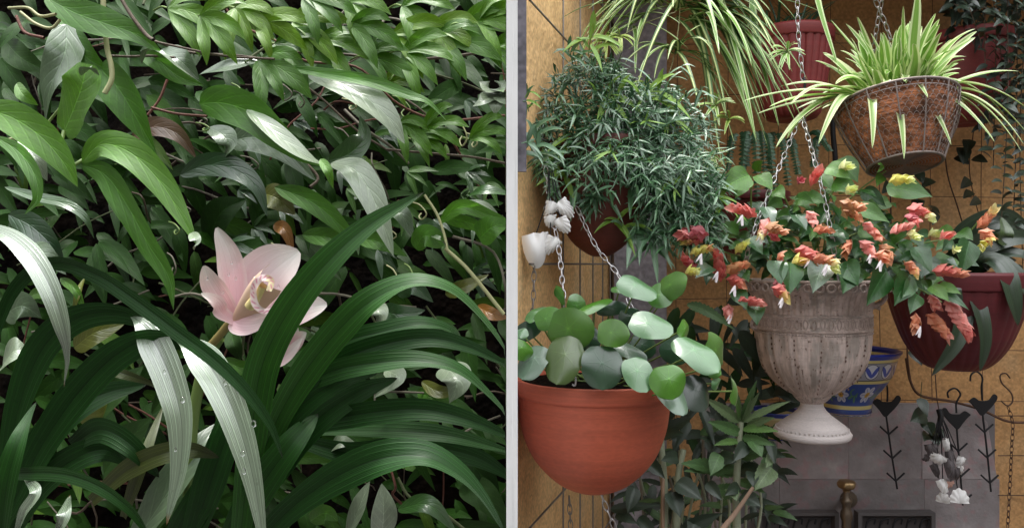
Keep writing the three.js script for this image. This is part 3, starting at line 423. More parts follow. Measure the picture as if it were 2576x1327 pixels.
  const sh2 = (x0, y0, x1, y1, n, L, m, d = 1.5) => { const gs = [tube([P(x0, y0, d + .08), P((x0 + x1) / 2, (y0 + y1) / 2 - 12, d + .03), P(x1, y1, d)], .0011, 8, 5)]; for (let j = 0; j < n; j++) { const f = (j + .5) / n, p0 = P(mix(x0, x1, f), mix(y0, y1, f) - 12 * Math.sin(f * 3.1), d + .04), az = j * 2.3 + rnd(), dir = V3(Math.cos(az) + (x1 - x0) / 160, Math.sin(az) * .9 - (y1 - y0) / 160, .4).normalize(), l = L * rr(.75, 1.2); gs.push(blade([p0, p0.clone().addScaledVector(dir, l * .5).add(V3(0, .006, 0)), p0.clone().addScaledVector(dir, l).add(V3(0, -l * .3, 0))], l * .2, { quick: 1, n: 8, m: 4, n0: [rr(-.3, .3), .6, .8], fold: .3 })); } part('shoot', gs, m, pl); };
  sh2(1400, 470, 1520, 480, 12, .075, lm[1]); sh2(1395, 455, 1450, 440, 6, .08, bright); sh2(1360, 410, 1340, 330, 12, .06, lm[3], 1.4); sh2(1340, 380, 1312, 360, 7, .05, lm[3], 1.38); sh2(1330, 280, 1316, 255, 5, .045, lm[1], 1.38); sh2(1310, 290, 1330, 230, 6, .04, bright, 1.38); sh2(1450, 350, 1520, 350, 9, .08, lm[1]); sh2(1440, 340, 1490, 360, 6, .07, bright);
  sh2(1560, 580, 1660, 590, 14, .07, lm[3]); sh2(1570, 575, 1540, 560, 6, .06, bright); sh2(1640, 600, 1640, 640, 7, .07, lm[1]); sh2(1550, 300, 1640, 360, 8, .1, lm[3]); sh2(1490, 260, 1560, 240, 7, .07, bright); sh2(1600, 260, 1660, 230, 7, .075, bright); sh2(1500, 470, 1620, 470, 10, .065, lm[1]); sh2(1380, 400, 1350, 460, 7, .075, lm[1]); sh2(1480, 140, 1490, 90, 7, .06, bright); sh2(1440, 160, 1430, 130, 7, .05, lm[0]); sh2(1780, 500, 1835, 520, 6, .05, bright);
}
// ---- spider plants
const spM = [mat([1, 1, 1], { map: T.spider, roughness: .5, transmission: .4, thickness: 0, clearcoat: .2, clearcoatRoughness: .3 }), mat([.9, .95, .9], { map: T.spider, roughness: .42 }), mat([1, 1, 1], { map: T.spiderC, roughness: .45 }), mat([.7, .78, .74], { map: T.spider, roughness: .42 })];
function arc(parent, base, dir, L, w, droop, m, o = {}) {
  const c = base.clone(), b1 = rr(-.14, .14), b2 = rr(-.1, .1), fn = t => V3(c.x + (dir.x * t + b1 * t * t + b2 * Math.sin(t * 5) * .3) * L, c.y + dir.y * L * t - droop * L * t * t, c.z + (dir.z * t + b2 * t * t) * L);
  const h = V3(dir.x, 0, dir.z), n0 = V3(-dir.x * dir.y, 1 - dir.y * dir.y, -dir.z * dir.y + .25);
  return part('leaf', blade(fn, w, { prof: 'spider', n: 22, m: 4, fold: .38, n0: [n0.x, n0.y + .05, n0.z], n1: [h.x * .6, .7, h.z * .6 + .4], wave: .04, ...o }), m, parent);
}
const wb = P(2252, 262, 1.62);
{
  const s = 1.62 / F, wbG = thing('wire_basket', wb, 'round brown coir-lined wire basket hanging under the bright variegated spider plant', 'basket');
  const tilt = .24, H = .138, prof = spline([[84 * s, -H], [104 * s, -H * .72], [126 * s, -H * .38], [138 * s, -H * .1], [142 * s, 0]], 20), R = y => { const k = clamp((y + H) / H, 0, 1) * 20, i = Math.min(19, Math.floor(k)); return mix(prof[i][0], prof[i + 1][0], k - i); };
  const ro = g => { g.translate(-wb.x, -wb.y, -wb.z); g.rotateX(-tilt); g.rotateZ(.03); g.translate(wb.x, wb.y, wb.z); return g; };
  const coir = mat([1.45, 1.3, 1.2], { map: T.coir, roughness: .95, bumpMap: T.grain, bumpScale: .006 });
  part('coir_liner', ro(lathe([[0, -H + .002], [82 * s, -H + .002]].concat(prof.map(([r, y]) => [r - .003, y])), wb, 72, (a, y) => 1 + .006 * Math.sin(a * 17 + y * 90))), coir, wbG);
  const arcs = [], rows = 13; for (let j = 0; j < rows; j++) { const y = -H + H * (j + .1) / rows, r = R(y), n = 54, st = 2 * Math.PI / n; for (let i = 0; i < n; i++) { const a0 = (i + (j % 2) / 2) * st; if (Math.sin(a0) < -.35) continue; const pts = []; for (let k = 0; k <= 5; k++) { const f = k / 5, a = a0 + st * (f - .5) * 1.1, yy = y + H / rows * .8 * Math.sin(Math.PI * f), q = R(yy) + .0008; pts.push(V3(wb.x + q * Math.cos(a), wb.y + yy, wb.z + q * Math.sin(a))); } arcs.push(tube(pts, .00055, 6, 4)); } }
  const wireM = mat([.3, .25, .23], { metalness: .5, roughness: .55 });
  part('wire_netting', ro(mergeGeometries(arcs)), wireM, wbG, 'stuff');
  for (let i = 0; i < 14; i++) { const a = i / 14 * 6.283 + .22; part('rib', ro(tube(prof.filter((_, k) => k % 4 === 0).map(([r, y]) => V3(wb.x + (r + .003) * Math.cos(a), wb.y + y, wb.z + (r + .003) * Math.sin(a))), .0017, 16, 6)), wireM, wbG); }
  for (const [r, y, q] of [[143 * s, 0, .0028], [85 * s, -H, .0026], [141 * s, -.012, .0012]]) { const g = new THREE.TorusGeometry(r, q, 8, 80); g.rotateX(Math.PI / 2); g.translate(wb.x, wb.y + y, wb.z); part('hoop', ro(g), wireM, wbG); }
  const bt = []; for (let i = 0; i < 12; i++) { const g = new THREE.TorusGeometry(84 * s * (i + .5) / 12, .0008, 4, 40); g.rotateX(Math.PI / 2); g.translate(wb.x, wb.y - H - .001, wb.z); bt.push(g); } part('base_wires', ro(mergeGeometries(bt)), wireM, wbG);
  const sp = thing('spider_plant', wb, 'bright spider plant with upright white-edged leaves in the wire basket', 'plant'), b0 = P(2250, 255, 1.62);
  for (let i = 0; i < 170; i++) {
    const az = rnd() * 6.283, tl = (i < 95 ? rr(.03, .62) : rr(.5, 1.3)) * (i >= 95 && Math.sin(az) > .25 ? .55 : 1), L = i < 95 ? rr(.13, .235) : rr(.08, .17), dir = V3(Math.sin(tl) * Math.cos(az), Math.cos(tl), Math.sin(tl) * Math.sin(az)), base = b0.clone().add(V3(Math.cos(az) * rr(0, .09) * Math.min(1, tl * 1.6), 0, Math.sin(az) * rr(0, .07)));
    arc(sp, base, dir, L, rr(.02, .034), (i < 95 ? rr(.03, .5) : rr(.3, 1)), spM[i % 4 === 3 ? 1 : 0]);
  }
  for (const [dx, dy, dz, L, dr, x] of [[-1, .25, .1, .25, .3, 2170], [-1, .1, .2, .23, .22, 2160], [-1, .0, .1, .2, .2, 2150], [-.9, .4, .3, .24, .5, 2170], [-1, .5, -.1, .22, .3, 2180], [1, .5, .2, .24, .8, 2320], [1, .7, .2, .27, .8, 2320], [.9, .35, .5, .2, .9, 2330], [1, .6, 0, .24, .3, 2330], [.8, .9, .1, .25, 1, 2310], [-.2, .25, 1, .14, 1.3, 2240], [.3, .3, 1, .13, 1.2, 2270], [-.5, .3, 1, .15, 1.1, 2200], [.55, .25, .9, .13, 1.1, 2320], [-.75, .2, .7, .14, 1, 2150], [-.9, .1, .2, .16, .7, 2130], [-.8, -.1, .3, .19, .5, 2120], [.9, .3, .4, .14, 1.2, 2370]]) arc(sp, P(x, 245, 1.6), V3(dx, dy, dz).normalize(), L, .024, dr, spM[x % 3 ? 0 : 1]);
  chain([P(2185, -40, 1.6), P(2228, 60, 1.62), P(2255, 140, 1.62)], 'grey chain disappearing into the bright spider plant', dullSteel);
  chain([P(2224, -20, 1.66), P(2208, 60, 1.68), P(2190, 190, 1.7)], 'thin chain behind the upright leaves of the bright spider plant', dullSteel);
}
{ // the long-leaved one at the top with its runners
  const sp = thing('spider_plant', P(1720, 20, 1.78), 'shaded spider plant with long hanging striped leaves above the dense trailing plant', 'plant');
  const Lf = (x, y, dx, dy, L, dr, m = spM[2], w = .018, d = 1.74) => arc(sp, P(x, y, d), V3(dx, dy, rr(.05, .5)).normalize(), L, w, dr, m);
  for (let i = 0; i < 70; i++) Lf(rr(1690, 1815), rr(-40, 60), rr(.05, .8), rr(-.5, .4), rr(.14, .23), rr(.7, 1.2), pick([spM[2], spM[2], spM[3]]));
  for (let i = 0; i < 26; i++) Lf(rr(1600, 1760), rr(-30, 30), rr(-1, -.1), rr(-.1, .6), rr(.14, .24), rr(.6, 1.2), pick([spM[2], spM[3]]), .015);
  for (let i = 0; i < 14; i++) Lf(rr(1690, 1710), rr(120, 145), rr(-1, 1), rr(-.2, .6), rr(.1, .17), rr(.4, 1.1), pick([spM[2], spM[3]]), .013, 1.7);
  for (let i = 0; i < 10; i++) Lf(rr(1590, 1620), rr(45, 65), rr(-1, .6), rr(-.2, .5), rr(.09, .15), rr(.2, .8), spM[3], .013, 1.72);
  Lf(1600, 20, -1, .35, .19, .5, spM[2], .015); Lf(1560, 40, -1, .1, .12, 1.1, spM[3], .02); Lf(1840, 0, 1, .1, .19, .35, spM[2], .013); Lf(1890, -10, .02, -1, .29, .1, spM[3], .018, 1.72); Lf(2200 - 150, -30, .1, -1, .2, .1, spM[3], .016, 1.72);
  part('runner', tube([P(1712, -20, 1.73), P(1708, 60, 1.71), P(1698, 130, 1.7), P(1680, 190, 1.68), P(1640, 240, 1.66)], .0012, 24, 5), M.paleStem, sp); part('runner', tube([P(1700, 30, 1.7), P(1620, 60, 1.69), P(1530, 110, 1.68)], .001, 20, 5), M.paleStem, sp); part('runner', tube([P(1770, 30, 1.7), P(1800, 200, 1.67), P(1812, 320, 1.66), P(1800, 430, 1.66)], .001, 30, 5), M.paleStem, sp);
  const cream = mat([.75, .78, .42], { roughness: .5, map: T.spider });
  for (const [x, y, n, L, m] of [[1525, 105, 14, .055, cream], [1560, 90, 9, .05, cream], [1628, 210, 13, .05, cream], [1790, 390, 14, .06, spM[0]], [1800, 265, 10, .07, spM[1]], [1835, 300, 9, .05, cream], [1810, 420, 8, .05, spM[0]], [1980, 130, 12, .06, spM[3]]]) {
    const pg = sub('plantlet', P(x, y, 1.64), sp); for (let i = 0; i < n; i++) { const a = rnd() * 6.283; part('leaf', blade([P(x, y, 1.64), P(x + Math.cos(a) * 22, y + Math.sin(a) * 18 - 10, 1.62), P(x + Math.cos(a) * L * 800, y + Math.sin(a) * L * 620 + 10, 1.61)], .009, { quick: 1, n: 9, m: 4, prof: 'spider', n0: [0, .7, .8] }), m, pg); }
  }
}
// ---- other pots at the back
function potAt(name, x, y, d, prof, m, label, mod, parts = {}) {
  const s = d / F, c = P(x, y, d), t = thing(name, c, label, 'pot');
  part('bowl', lathe(prof.bowl.map(([r, q]) => [r * s, -q * s]), c, 300, mod), m, t); part('rim', lathe(prof.rim.map(([r, q]) => [r * s, -q * s]), c, 96), parts.rim ?? m, t); potSoil(V3(c.x, c.y - prof.soil * s, c.z), (prof.rim[0][0] - 3) * s, t); return t;
}
const ribs = (n, k) => a => 1 + k * Math.pow(Math.abs(Math.sin(a * n / 2)), .6);
potAt('ribbed_pot', 1992, 85, 2.02, { bowl: spline([[0, 212], [60, 210], [80, 120], [92, 24]], 16), rim: [[90, -2], [100, -4], [102, 2], [101, 24], [94, 28], [90, 20], [89, 0]], soil: 12 }, oxblood, 'fluted red plastic pot hanging between the two spider plants', (a, y) => 1 + .06 * Math.pow(Math.abs(Math.sin(a * 14)), .5), {});
potAt('hanging_pot', 2428, 95, 2.1, { bowl: spline([[0, 215], [60, 212], [95, 130], [104, 24]], 16), rim: [[100, 0], [110, -2], [111, 22], [104, 26], [99, 10]], soil: 12 }, oxblood, 'dark red pot half hidden behind the wire basket and dark hanging vine');
potAt('hanging_pot', 1872, 488, 2.12, { bowl: spline([[0, 150], [50, 146], [88, 90], [104, 20]], 16), rim: [[100, 0], [110, -2], [111, 18], [104, 22], [99, 8]], soil: 12 }, wine, 'dark red pot under the small-leaved fern in the gloom');
potAt('ribbed_pot', 2405, 690, 1.95, { bowl: spline([[0, 236], [62, 234], [112, 180], [146, 90], [158, 36]], 24), rim: [[150, 0], [166, -6], [168, 2], [166, 34], [160, 40], [152, 34], [150, 6]], soil: 16 }, wine, 'wine red ribbed bowl with strap leaves beyond the shrimp plant flowers', (a, y) => 1 + .02 * Math.abs(Math.sin(a * 15)));
{ // dark grass in the ribbed pot, plants in the right pots
  const gp = thing('grassy_plant', P(1978, 90, 2.02), 'dark grassy leaves standing in the fluted red pot', 'plant'); const dk = mat([.03, .075, .035], { roughness: .4 });
  for (let i = 0; i < 60; i++) { const a = rr(-1.3, 1.3); arc(gp, P(rr(1920, 2040), 90, rr(1.98, 2.06)), V3(Math.sin(a), Math.cos(a), rr(-.3, .5)).normalize(), rr(.08, .2), .008, rr(.1, .6), dk); }
  const st = thing('strap_leaved_plant', P(2410, 690, 1.93), 'strap-leaved plant drooping over the wine red ribbed bowl', 'plant'), so = { map: T.strap, bumpMap: T.strapB, bumpScale: .0005, roughness: .35, ior: 1.8 }, sm = mat([.05, .1, .05], so), sg = mat([.1, .15, .11], so);
  const S2 = (pts, d0, d1, w, m = sm, o = {}) => part('leaf', blade(px2(pts, d0, d1, .04), w * 1.85 / F, { prof: 'strap', n: 28, m: 6, fold: .3, wave: .06, n0: [0, .3, 1], ...o }), m, st);
  S2([[2400, 680], [2425, 760], [2410, 850], [2345, 945]], 1.88, 1.82, 52); S2([[2400, 690], [2440, 720], [2468, 790], [2478, 860], [2466, 935]], 1.87, 1.8, 44); S2([[2440, 690], [2490, 655], [2530, 690], [2552, 760], [2562, 820]], 1.88, 1.78, 56); S2([[2440, 680], [2510, 660], [2580, 720], [2610, 800]], 1.9, 1.8, 50, sg); S2([[2420, 690], [2500, 640], [2570, 640], [2620, 680]], 1.92, 1.85, 40, sg, { n0: UP }); S2([[2380, 690], [2400, 730], [2420, 790]], 1.86, 1.82, 40, sg); S2([[2400, 640], [2480, 640], [2560, 655]], 1.95, 1.9, 40, sm, { n0: UP });
  S2([[2400, 670], [2440, 600], [2520, 560], [2600, 590]], 1.96, 1.9, 100, sm); S2([[2380, 660], [2460, 620], [2530, 600], [2620, 600]], 1.93, 1.86, 64, sm); S2([[2500, 610], [2530, 590], [2520, 545]], 1.86, 1.84, 40, mat([.12, .2, .06], so));
  const fn = thing('fern', P(1900, 490, 2.1), 'dark fern with small round leaflets hanging behind the chain of the urn', 'fern'), fm = [mat([.035, .1, .045], { roughness: .45 }), mat([.05, .12, .06], { roughness: .4 })], lg = blade([V3(0, 0, 0), V3(.006, .001, .002), V3(.013, 0, 0)], .0085, { quick: 1, n: 5, m: 2, prof: 'ovate', n0: [0, .3, 1] });
  side = 0; const lg0 = blade([V3(0, 0, 0), V3(.006, .001, .002), V3(.013, 0, 0)], .0085, { quick: 1, n: 5, m: 2, prof: 'ovate', n0: [0, .3, 1] }); side = 1;
  for (const [x0, y0, x1, y1, d] of [[1880, 330, 1862, 480, 2], [1900, 330, 1905, 500, 1.99], [1930, 335, 1950, 480, 2], [1960, 335, 1985, 470, 2.02], [1850, 340, 1830, 430, 2.04], [1915, 330, 1925, 450, 2.05], [1985, 350, 2010, 440, 2.04], [1870, 335, 1880, 420, 2.06], [1890, 340, 1850, 520, 2.02], [2040, 340, 2090, 380, 2.1], [2060, 350, 2045, 420, 2.1], [1945, 330, 1930, 520, 2.04]]) {
    const fr = [], cv = t => P(mix(x0, x1, t), mix(y0, y1, t) - 40 * Math.sin(t * 3.1) * (1 - t), d - .05 * t); for (let i = 1; i < 18; i++) for (const s of [-1, 1]) { const g = lg0.clone(), k = 1.15 - .5 * Math.abs(i / 18 - .4); g.scale(k, k, k); g.rotateY(rr(-.4, .4)); if (s < 0) g.rotateZ(Math.PI + .25); else g.rotateZ(-.25); const p = cv(i / 18); g.translate(p.x, p.y, p.z); fr.push(g); }
    fr.push(tube([cv(0), cv(.33), cv(.66), cv(1)], .0009, 12, 4)); part('frond', fr, pick(fm), fn);
  }
}
{ // dark vine hanging at the edge and ivy on the wall
  const vn = thing('hanging_vine', P(2500, 40, 1.9), 'curtain of small dark grey-green leaves hanging over the dark red pot', 'vine'), vm = [[.04, .08, .05], [.022, .045, .03], [.07, .12, .085]].map(c => leafM(c, { roughness: .34, ior: 1.7 }));
  const st = [[2440, 20, 2470, 110], [2480, -20, 2490, 300], [2510, -20, 2500, 420], [2535, -20, 2520, 560], [2560, -20, 2548, 620], [2585, -20, 2575, 700], [2420, -10, 2560, 60], [2400, 10, 2500, 40], [2600, -20, 2600, 600], [2500, 0, 2530, 330]];
  for (const [x0, y0, x1, y1] of st) { const d = rr(1.8, 1.95), L = Math.hypot(x1 - x0, y1 - y0), n = Math.round(L / 15); part('stem', tube([P(x0, y0, d), P((x0 + x1) / 2 + rr(-14, 14), (y0 + y1) / 2, d), P(x1, y1, d)], .0012, 14, 5), M.twig[0], vn); for (let i = 0; i < n; i++) { const f = i / n, x = mix(x0, x1, f), y = mix(y0, y1, f), a = (i % 2 ? -.3 : 3.4) + rr(-.8, .8), l = rr(24, 42); part('leaf', blade([P(x, y, d), P(x + l * .5 * Math.cos(a), y + l * .5 * Math.sin(a) - 5, d - .02), P(x + l * Math.cos(a), y + l * Math.sin(a) + 6, d - .03)], l * .42 * d / F, { quick: 1, n: 7, m: 4, n0: [rr(-.5, .5), rr(.2, 1), 1] }), pick(vm), vn); } }
  const dm = []; for (let i = 0; i < 420; i++) { const x = rr(2395, 2700), y = rr(-160, 330) * (x < 2470 ? .3 : 1), a = rr(-.5, 3.4), l = rr(24, 44), d = rr(1.95, 2.15); dm.push(blade([P(x, y, d), P(x + l * .5 * Math.cos(a), y + l * .5 * Math.sin(a) - 5, d - .02), P(x + l * Math.cos(a), y + l * Math.sin(a) + 6, d - .03)], l * .42 * d / F, { quick: 1, n: 5, m: 2, n0: [rr(-.5, .5), rr(.2, 1), 1] })); } part('foliage', dm, vm[1], vn, 'stuff');
  const iv = thing('ivy', P(2350, 480, 2.2), 'sparse dark ivy climbing the ochre wall beside the wire basket', 'ivy'), im = leafM([.03, .06, .035]);
  part('stem', tube([P(2440, 620, 2.28), P(2410, 520, 2.27), P(2385, 440, 2.27), P(2375, 330, 2.27), P(2370, 200, 2.27)], .002, 24, 6), rustIron, iv); part('stem', tube([P(2450, 330, 2.28), P(2440, 430, 2.27), P(2470, 560, 2.27), P(2500, 640, 2.27)], .0014, 24, 6), rustIron, iv); part('stem', tube([P(2240, 450, 2.27), P(2242, 540, 2.27), P(2244, 600, 2.27)], .0024, 10, 6), rustIron, iv);
  for (const [x, y, w] of [[2270, 430, 40], [2290, 450, 46], [2310, 430, 40], [2290, 400, 34], [2325, 470, 40], [2345, 450, 40], [2310, 500, 44], [2340, 515, 40], [2270, 465, 34], [2355, 530, 44], [2425, 370, 52], [2440, 350, 44], [2450, 395, 46], [2410, 390, 44], [2440, 450, 40], [2445, 480, 34], [2465, 500, 36], [2300, 470, 40], [2240, 460, 40], [2455, 570, 30], [2480, 540, 30], [2500, 590, 30], [2530, 560, 30]]) { const a = rr(.3, 2.6), l = w * .85; part('leaf', blade([P(x, y, 2.24), P(x + l * .5 * Math.cos(a), y + l * .5 * Math.sin(a), 2.22), P(x + l * Math.cos(a), y + l * Math.sin(a), 2.21)], w * .72 * 2.2 / F, { quick: 1, n: 8, m: 6, prof: 'heart', n0: [rr(-.5, .5), rr(0, .8), 1] }), im, iv); }
}
// ---- the urn
const ub = P(2043, 1110, 1.68), us = 1.68 / F, uy = y => (1110 - y) * us;
{
  T.rust.repeat.set(4, 1); const c = ub, urn = thing('urn', c, 'weathered whitish metal urn on a flared foot hanging by chains, full of flowers', 'urn'), wm = mat([.98, .96, .95], { map: T.rust, roughness: .72, metalness: .05, bumpMap: T.grain, bumpScale: .0012 }), pale = mat([.86, .79, .78], { map: T.clay, roughness: .65, bumpMap: T.grain, bumpScale: .0008 });
  const Lp = (p, n = 0, mod, seg = 140) => lathe((n ? spline(p, n) : p).map(([r, y]) => [r * us, uy(y)]), c, seg, mod);
  part('bowl', Lp([[36, 995], [64, 982], [98, 955], [122, 920], [134, 880], [138, 838], [137, 826]], 40, (a, y) => 1 - .045 * Math.exp(-((((a * 14 / (2 * Math.PI)) % 1 + 1.5) % 1 - .5) ** 2) / .004) + .014 * Math.cos(a * 14)), wm, urn);
  const seams = []; for (let i = 0; i < 14; i++) { const a = i / 14 * 2 * Math.PI; for (let k = 0; k < 12; k++) { const y = 845 + k * 12, r = [137.5, 137.5, 136.5, 134.5, 132, 129, 125, 120, 113.5, 106, 96, 82][k] * us * .985, g = new THREE.BoxGeometry(.0022, .0042, .0022); g.rotateY(-a); g.rotateX(rr(-.3, .3)); g.translate(c.x + r * Math.cos(a + rr(-.008, .008)), c.y + uy(y) + rr(-.002, .002), c.z + r * Math.sin(a)); if (rnd() < .75) seams.push(g); } }
  part('seam_tabs', seams, mat([.16, .1, .08], { roughness: .9 }), urn, 'stuff');
  part('band', Lp([[138, 828], [141, 826], [141, 822], [138.5, 820], [138.5, 793], [141, 791], [141, 787], [137, 785]]), wm, urn);
  const ov = []; for (let i = 0; i < 46; i++) { const a = i / 46 * 2 * Math.PI; const g = new THREE.TorusGeometry(.0058, .0014, 6, 14); g.scale(.8, 1.65, 1); g.rotateY(Math.PI / 2 - a); g.translate(c.x + 139 * us * Math.cos(a), c.y + uy(806), c.z + 139 * us * Math.sin(a)); ov.push(g); for (const y of [798, 814]) { const b = new THREE.SphereGeometry(.0016, 6, 5); b.translate(c.x + 139 * us * Math.cos(a + .068), c.y + uy(y), c.z + 139 * us * Math.sin(a + .068)); ov.push(b); } }
  part('oval_ornament', ov, wm, urn, 'stuff');
  const bd = []; for (let i = 0; i < 120; i++) { const a = i / 120 * 2 * Math.PI, b = new THREE.SphereGeometry(.0019, 6, 5); b.translate(c.x + 139.5 * us * Math.cos(a), c.y + uy(832), c.z + 139.5 * us * Math.sin(a)); bd.push(b); } part('bead_row', bd, wm, urn, 'stuff');
  part('neck', Lp([[137, 785], [139, 765], [146, 742], [160, 722], [172, 712]], 20, (a, y) => 1 + .013 * Math.cos(a * 60), 360), wm, urn);
  part('rim', Lp([[172, 712], [178, 709], [179, 705], [174, 702], [166, 704], [150, 712]]), wm, urn);
  const lace = []; for (let i = 0; i < 44; i++) { const a = i / 44 * 2 * Math.PI, g = new THREE.TorusGeometry(.0078, .0024, 6, 14); g.rotateY(Math.PI / 2 - a); g.translate(c.x + 178 * us * Math.cos(a), c.y + uy(720), c.z + 178 * us * Math.sin(a)); lace.push(g); } part('lace_edge', lace, wm, urn, 'stuff');
  part('cup', Lp([[24, 1014], [34, 1006], [44, 994], [46, 986]], 10, a => 1 + .04 * Math.cos(a * 26), 260), wm, urn);
  part('foot', Lp([[0, 1098], [88, 1098], [92, 1094], [94, 1086], [90, 1080], [84, 1075], [82, 1071], [78, 1066], [62, 1054], [46, 1042], [34, 1030], [28, 1020], [27, 1010]]), pale, urn);
  const ft = []; for (let i = 0; i < 50; i++) { const a = i / 50 * 2 * Math.PI, g = new THREE.SphereGeometry(.003, 6, 5); g.scale(1, 1.5, .6); g.rotateY(Math.PI / 2 - a); g.translate(c.x + 86.5 * us * Math.cos(a), c.y + uy(1077), c.z + 86.5 * us * Math.sin(a)); ft.push(g); } part('foot_ornament', ft, pale, urn, 'stuff');
  for (const s of [-1, 1]) { const Q = (x, y) => V3(c.x + s * x * us, c.y + uy(y), c.z); part('handle', [tube([Q(136, 800), Q(152, 772), Q(176, 760), Q(186, 744), Q(172, 734)], .0055, 24, 8), tube([Q(137, 812), Q(148, 806), Q(152, 818), Q(144, 826), Q(138, 820)], .004, 18, 8), tube([Q(138, 780), Q(160, 772), Q(172, 776)], .004, 12, 8)], wm, urn); }
  part('soil', lathe([[0, 0], [150 * us, 0]], V3(c.x, c.y + uy(716), c.z), 32), M.soil, urn);
  // chains and hook
  const hk = P(2016, 300, 1.66); chain([P(2006, -60, 1.66), P(2008, 60, 1.66), P(2012, 120, 1.66)], 'upper chain hanging past the fluted red pot to the urn hook'); chain([P(2012, 120, 1.66), P(2018, 170, 1.66), P(2020, 200, 1.66)], 'doubled length of chain just above the urn hook');
  solo('hook', [tube([P(2022, 195, 1.66), P(2026, 205, 1.655), P(2022, 226, 1.655), P(2012, 222, 1.655)], .003, 14, 7)], iron, 'black iron hook holding the urn chain beside the fluted pot', 'hook');
  solo('hook', [tube([P(2028, 246, 1.655), P(2026, 236, 1.65), P(2012, 236, 1.65), P(2007, 248, 1.655), P(2014, 264, 1.66), P(2022, 276, 1.66), P(2022, 286, 1.66), P(2016, 288, 1.66)], .0024, 30, 7)], rustIron, 'rusty S-shaped wire hook above the three urn chains', 'hook');
  chain([P(2014, 292, 1.66), P(1976, 385, 1.62), P(1940, 470, 1.58), P(1888, 610, 1.55), P(1868, 705, 1.58)], 'chain from the S-shaped hook slanting down to one side of the urn');
  chain([P(2018, 292, 1.66), P(2046, 390, 1.6), P(2072, 490, 1.55), P(2092, 590, 1.52), P(2110, 705, 1.53)], 'chain from the S-shaped hook dropping among the flowers to the front of the urn');
  chain([P(2020, 292, 1.67), P(2050, 385, 1.74), P(2068, 430, 1.78), P(2120, 600, 1.8)], 'chain from the S-shaped hook to the far side of the urn');
}
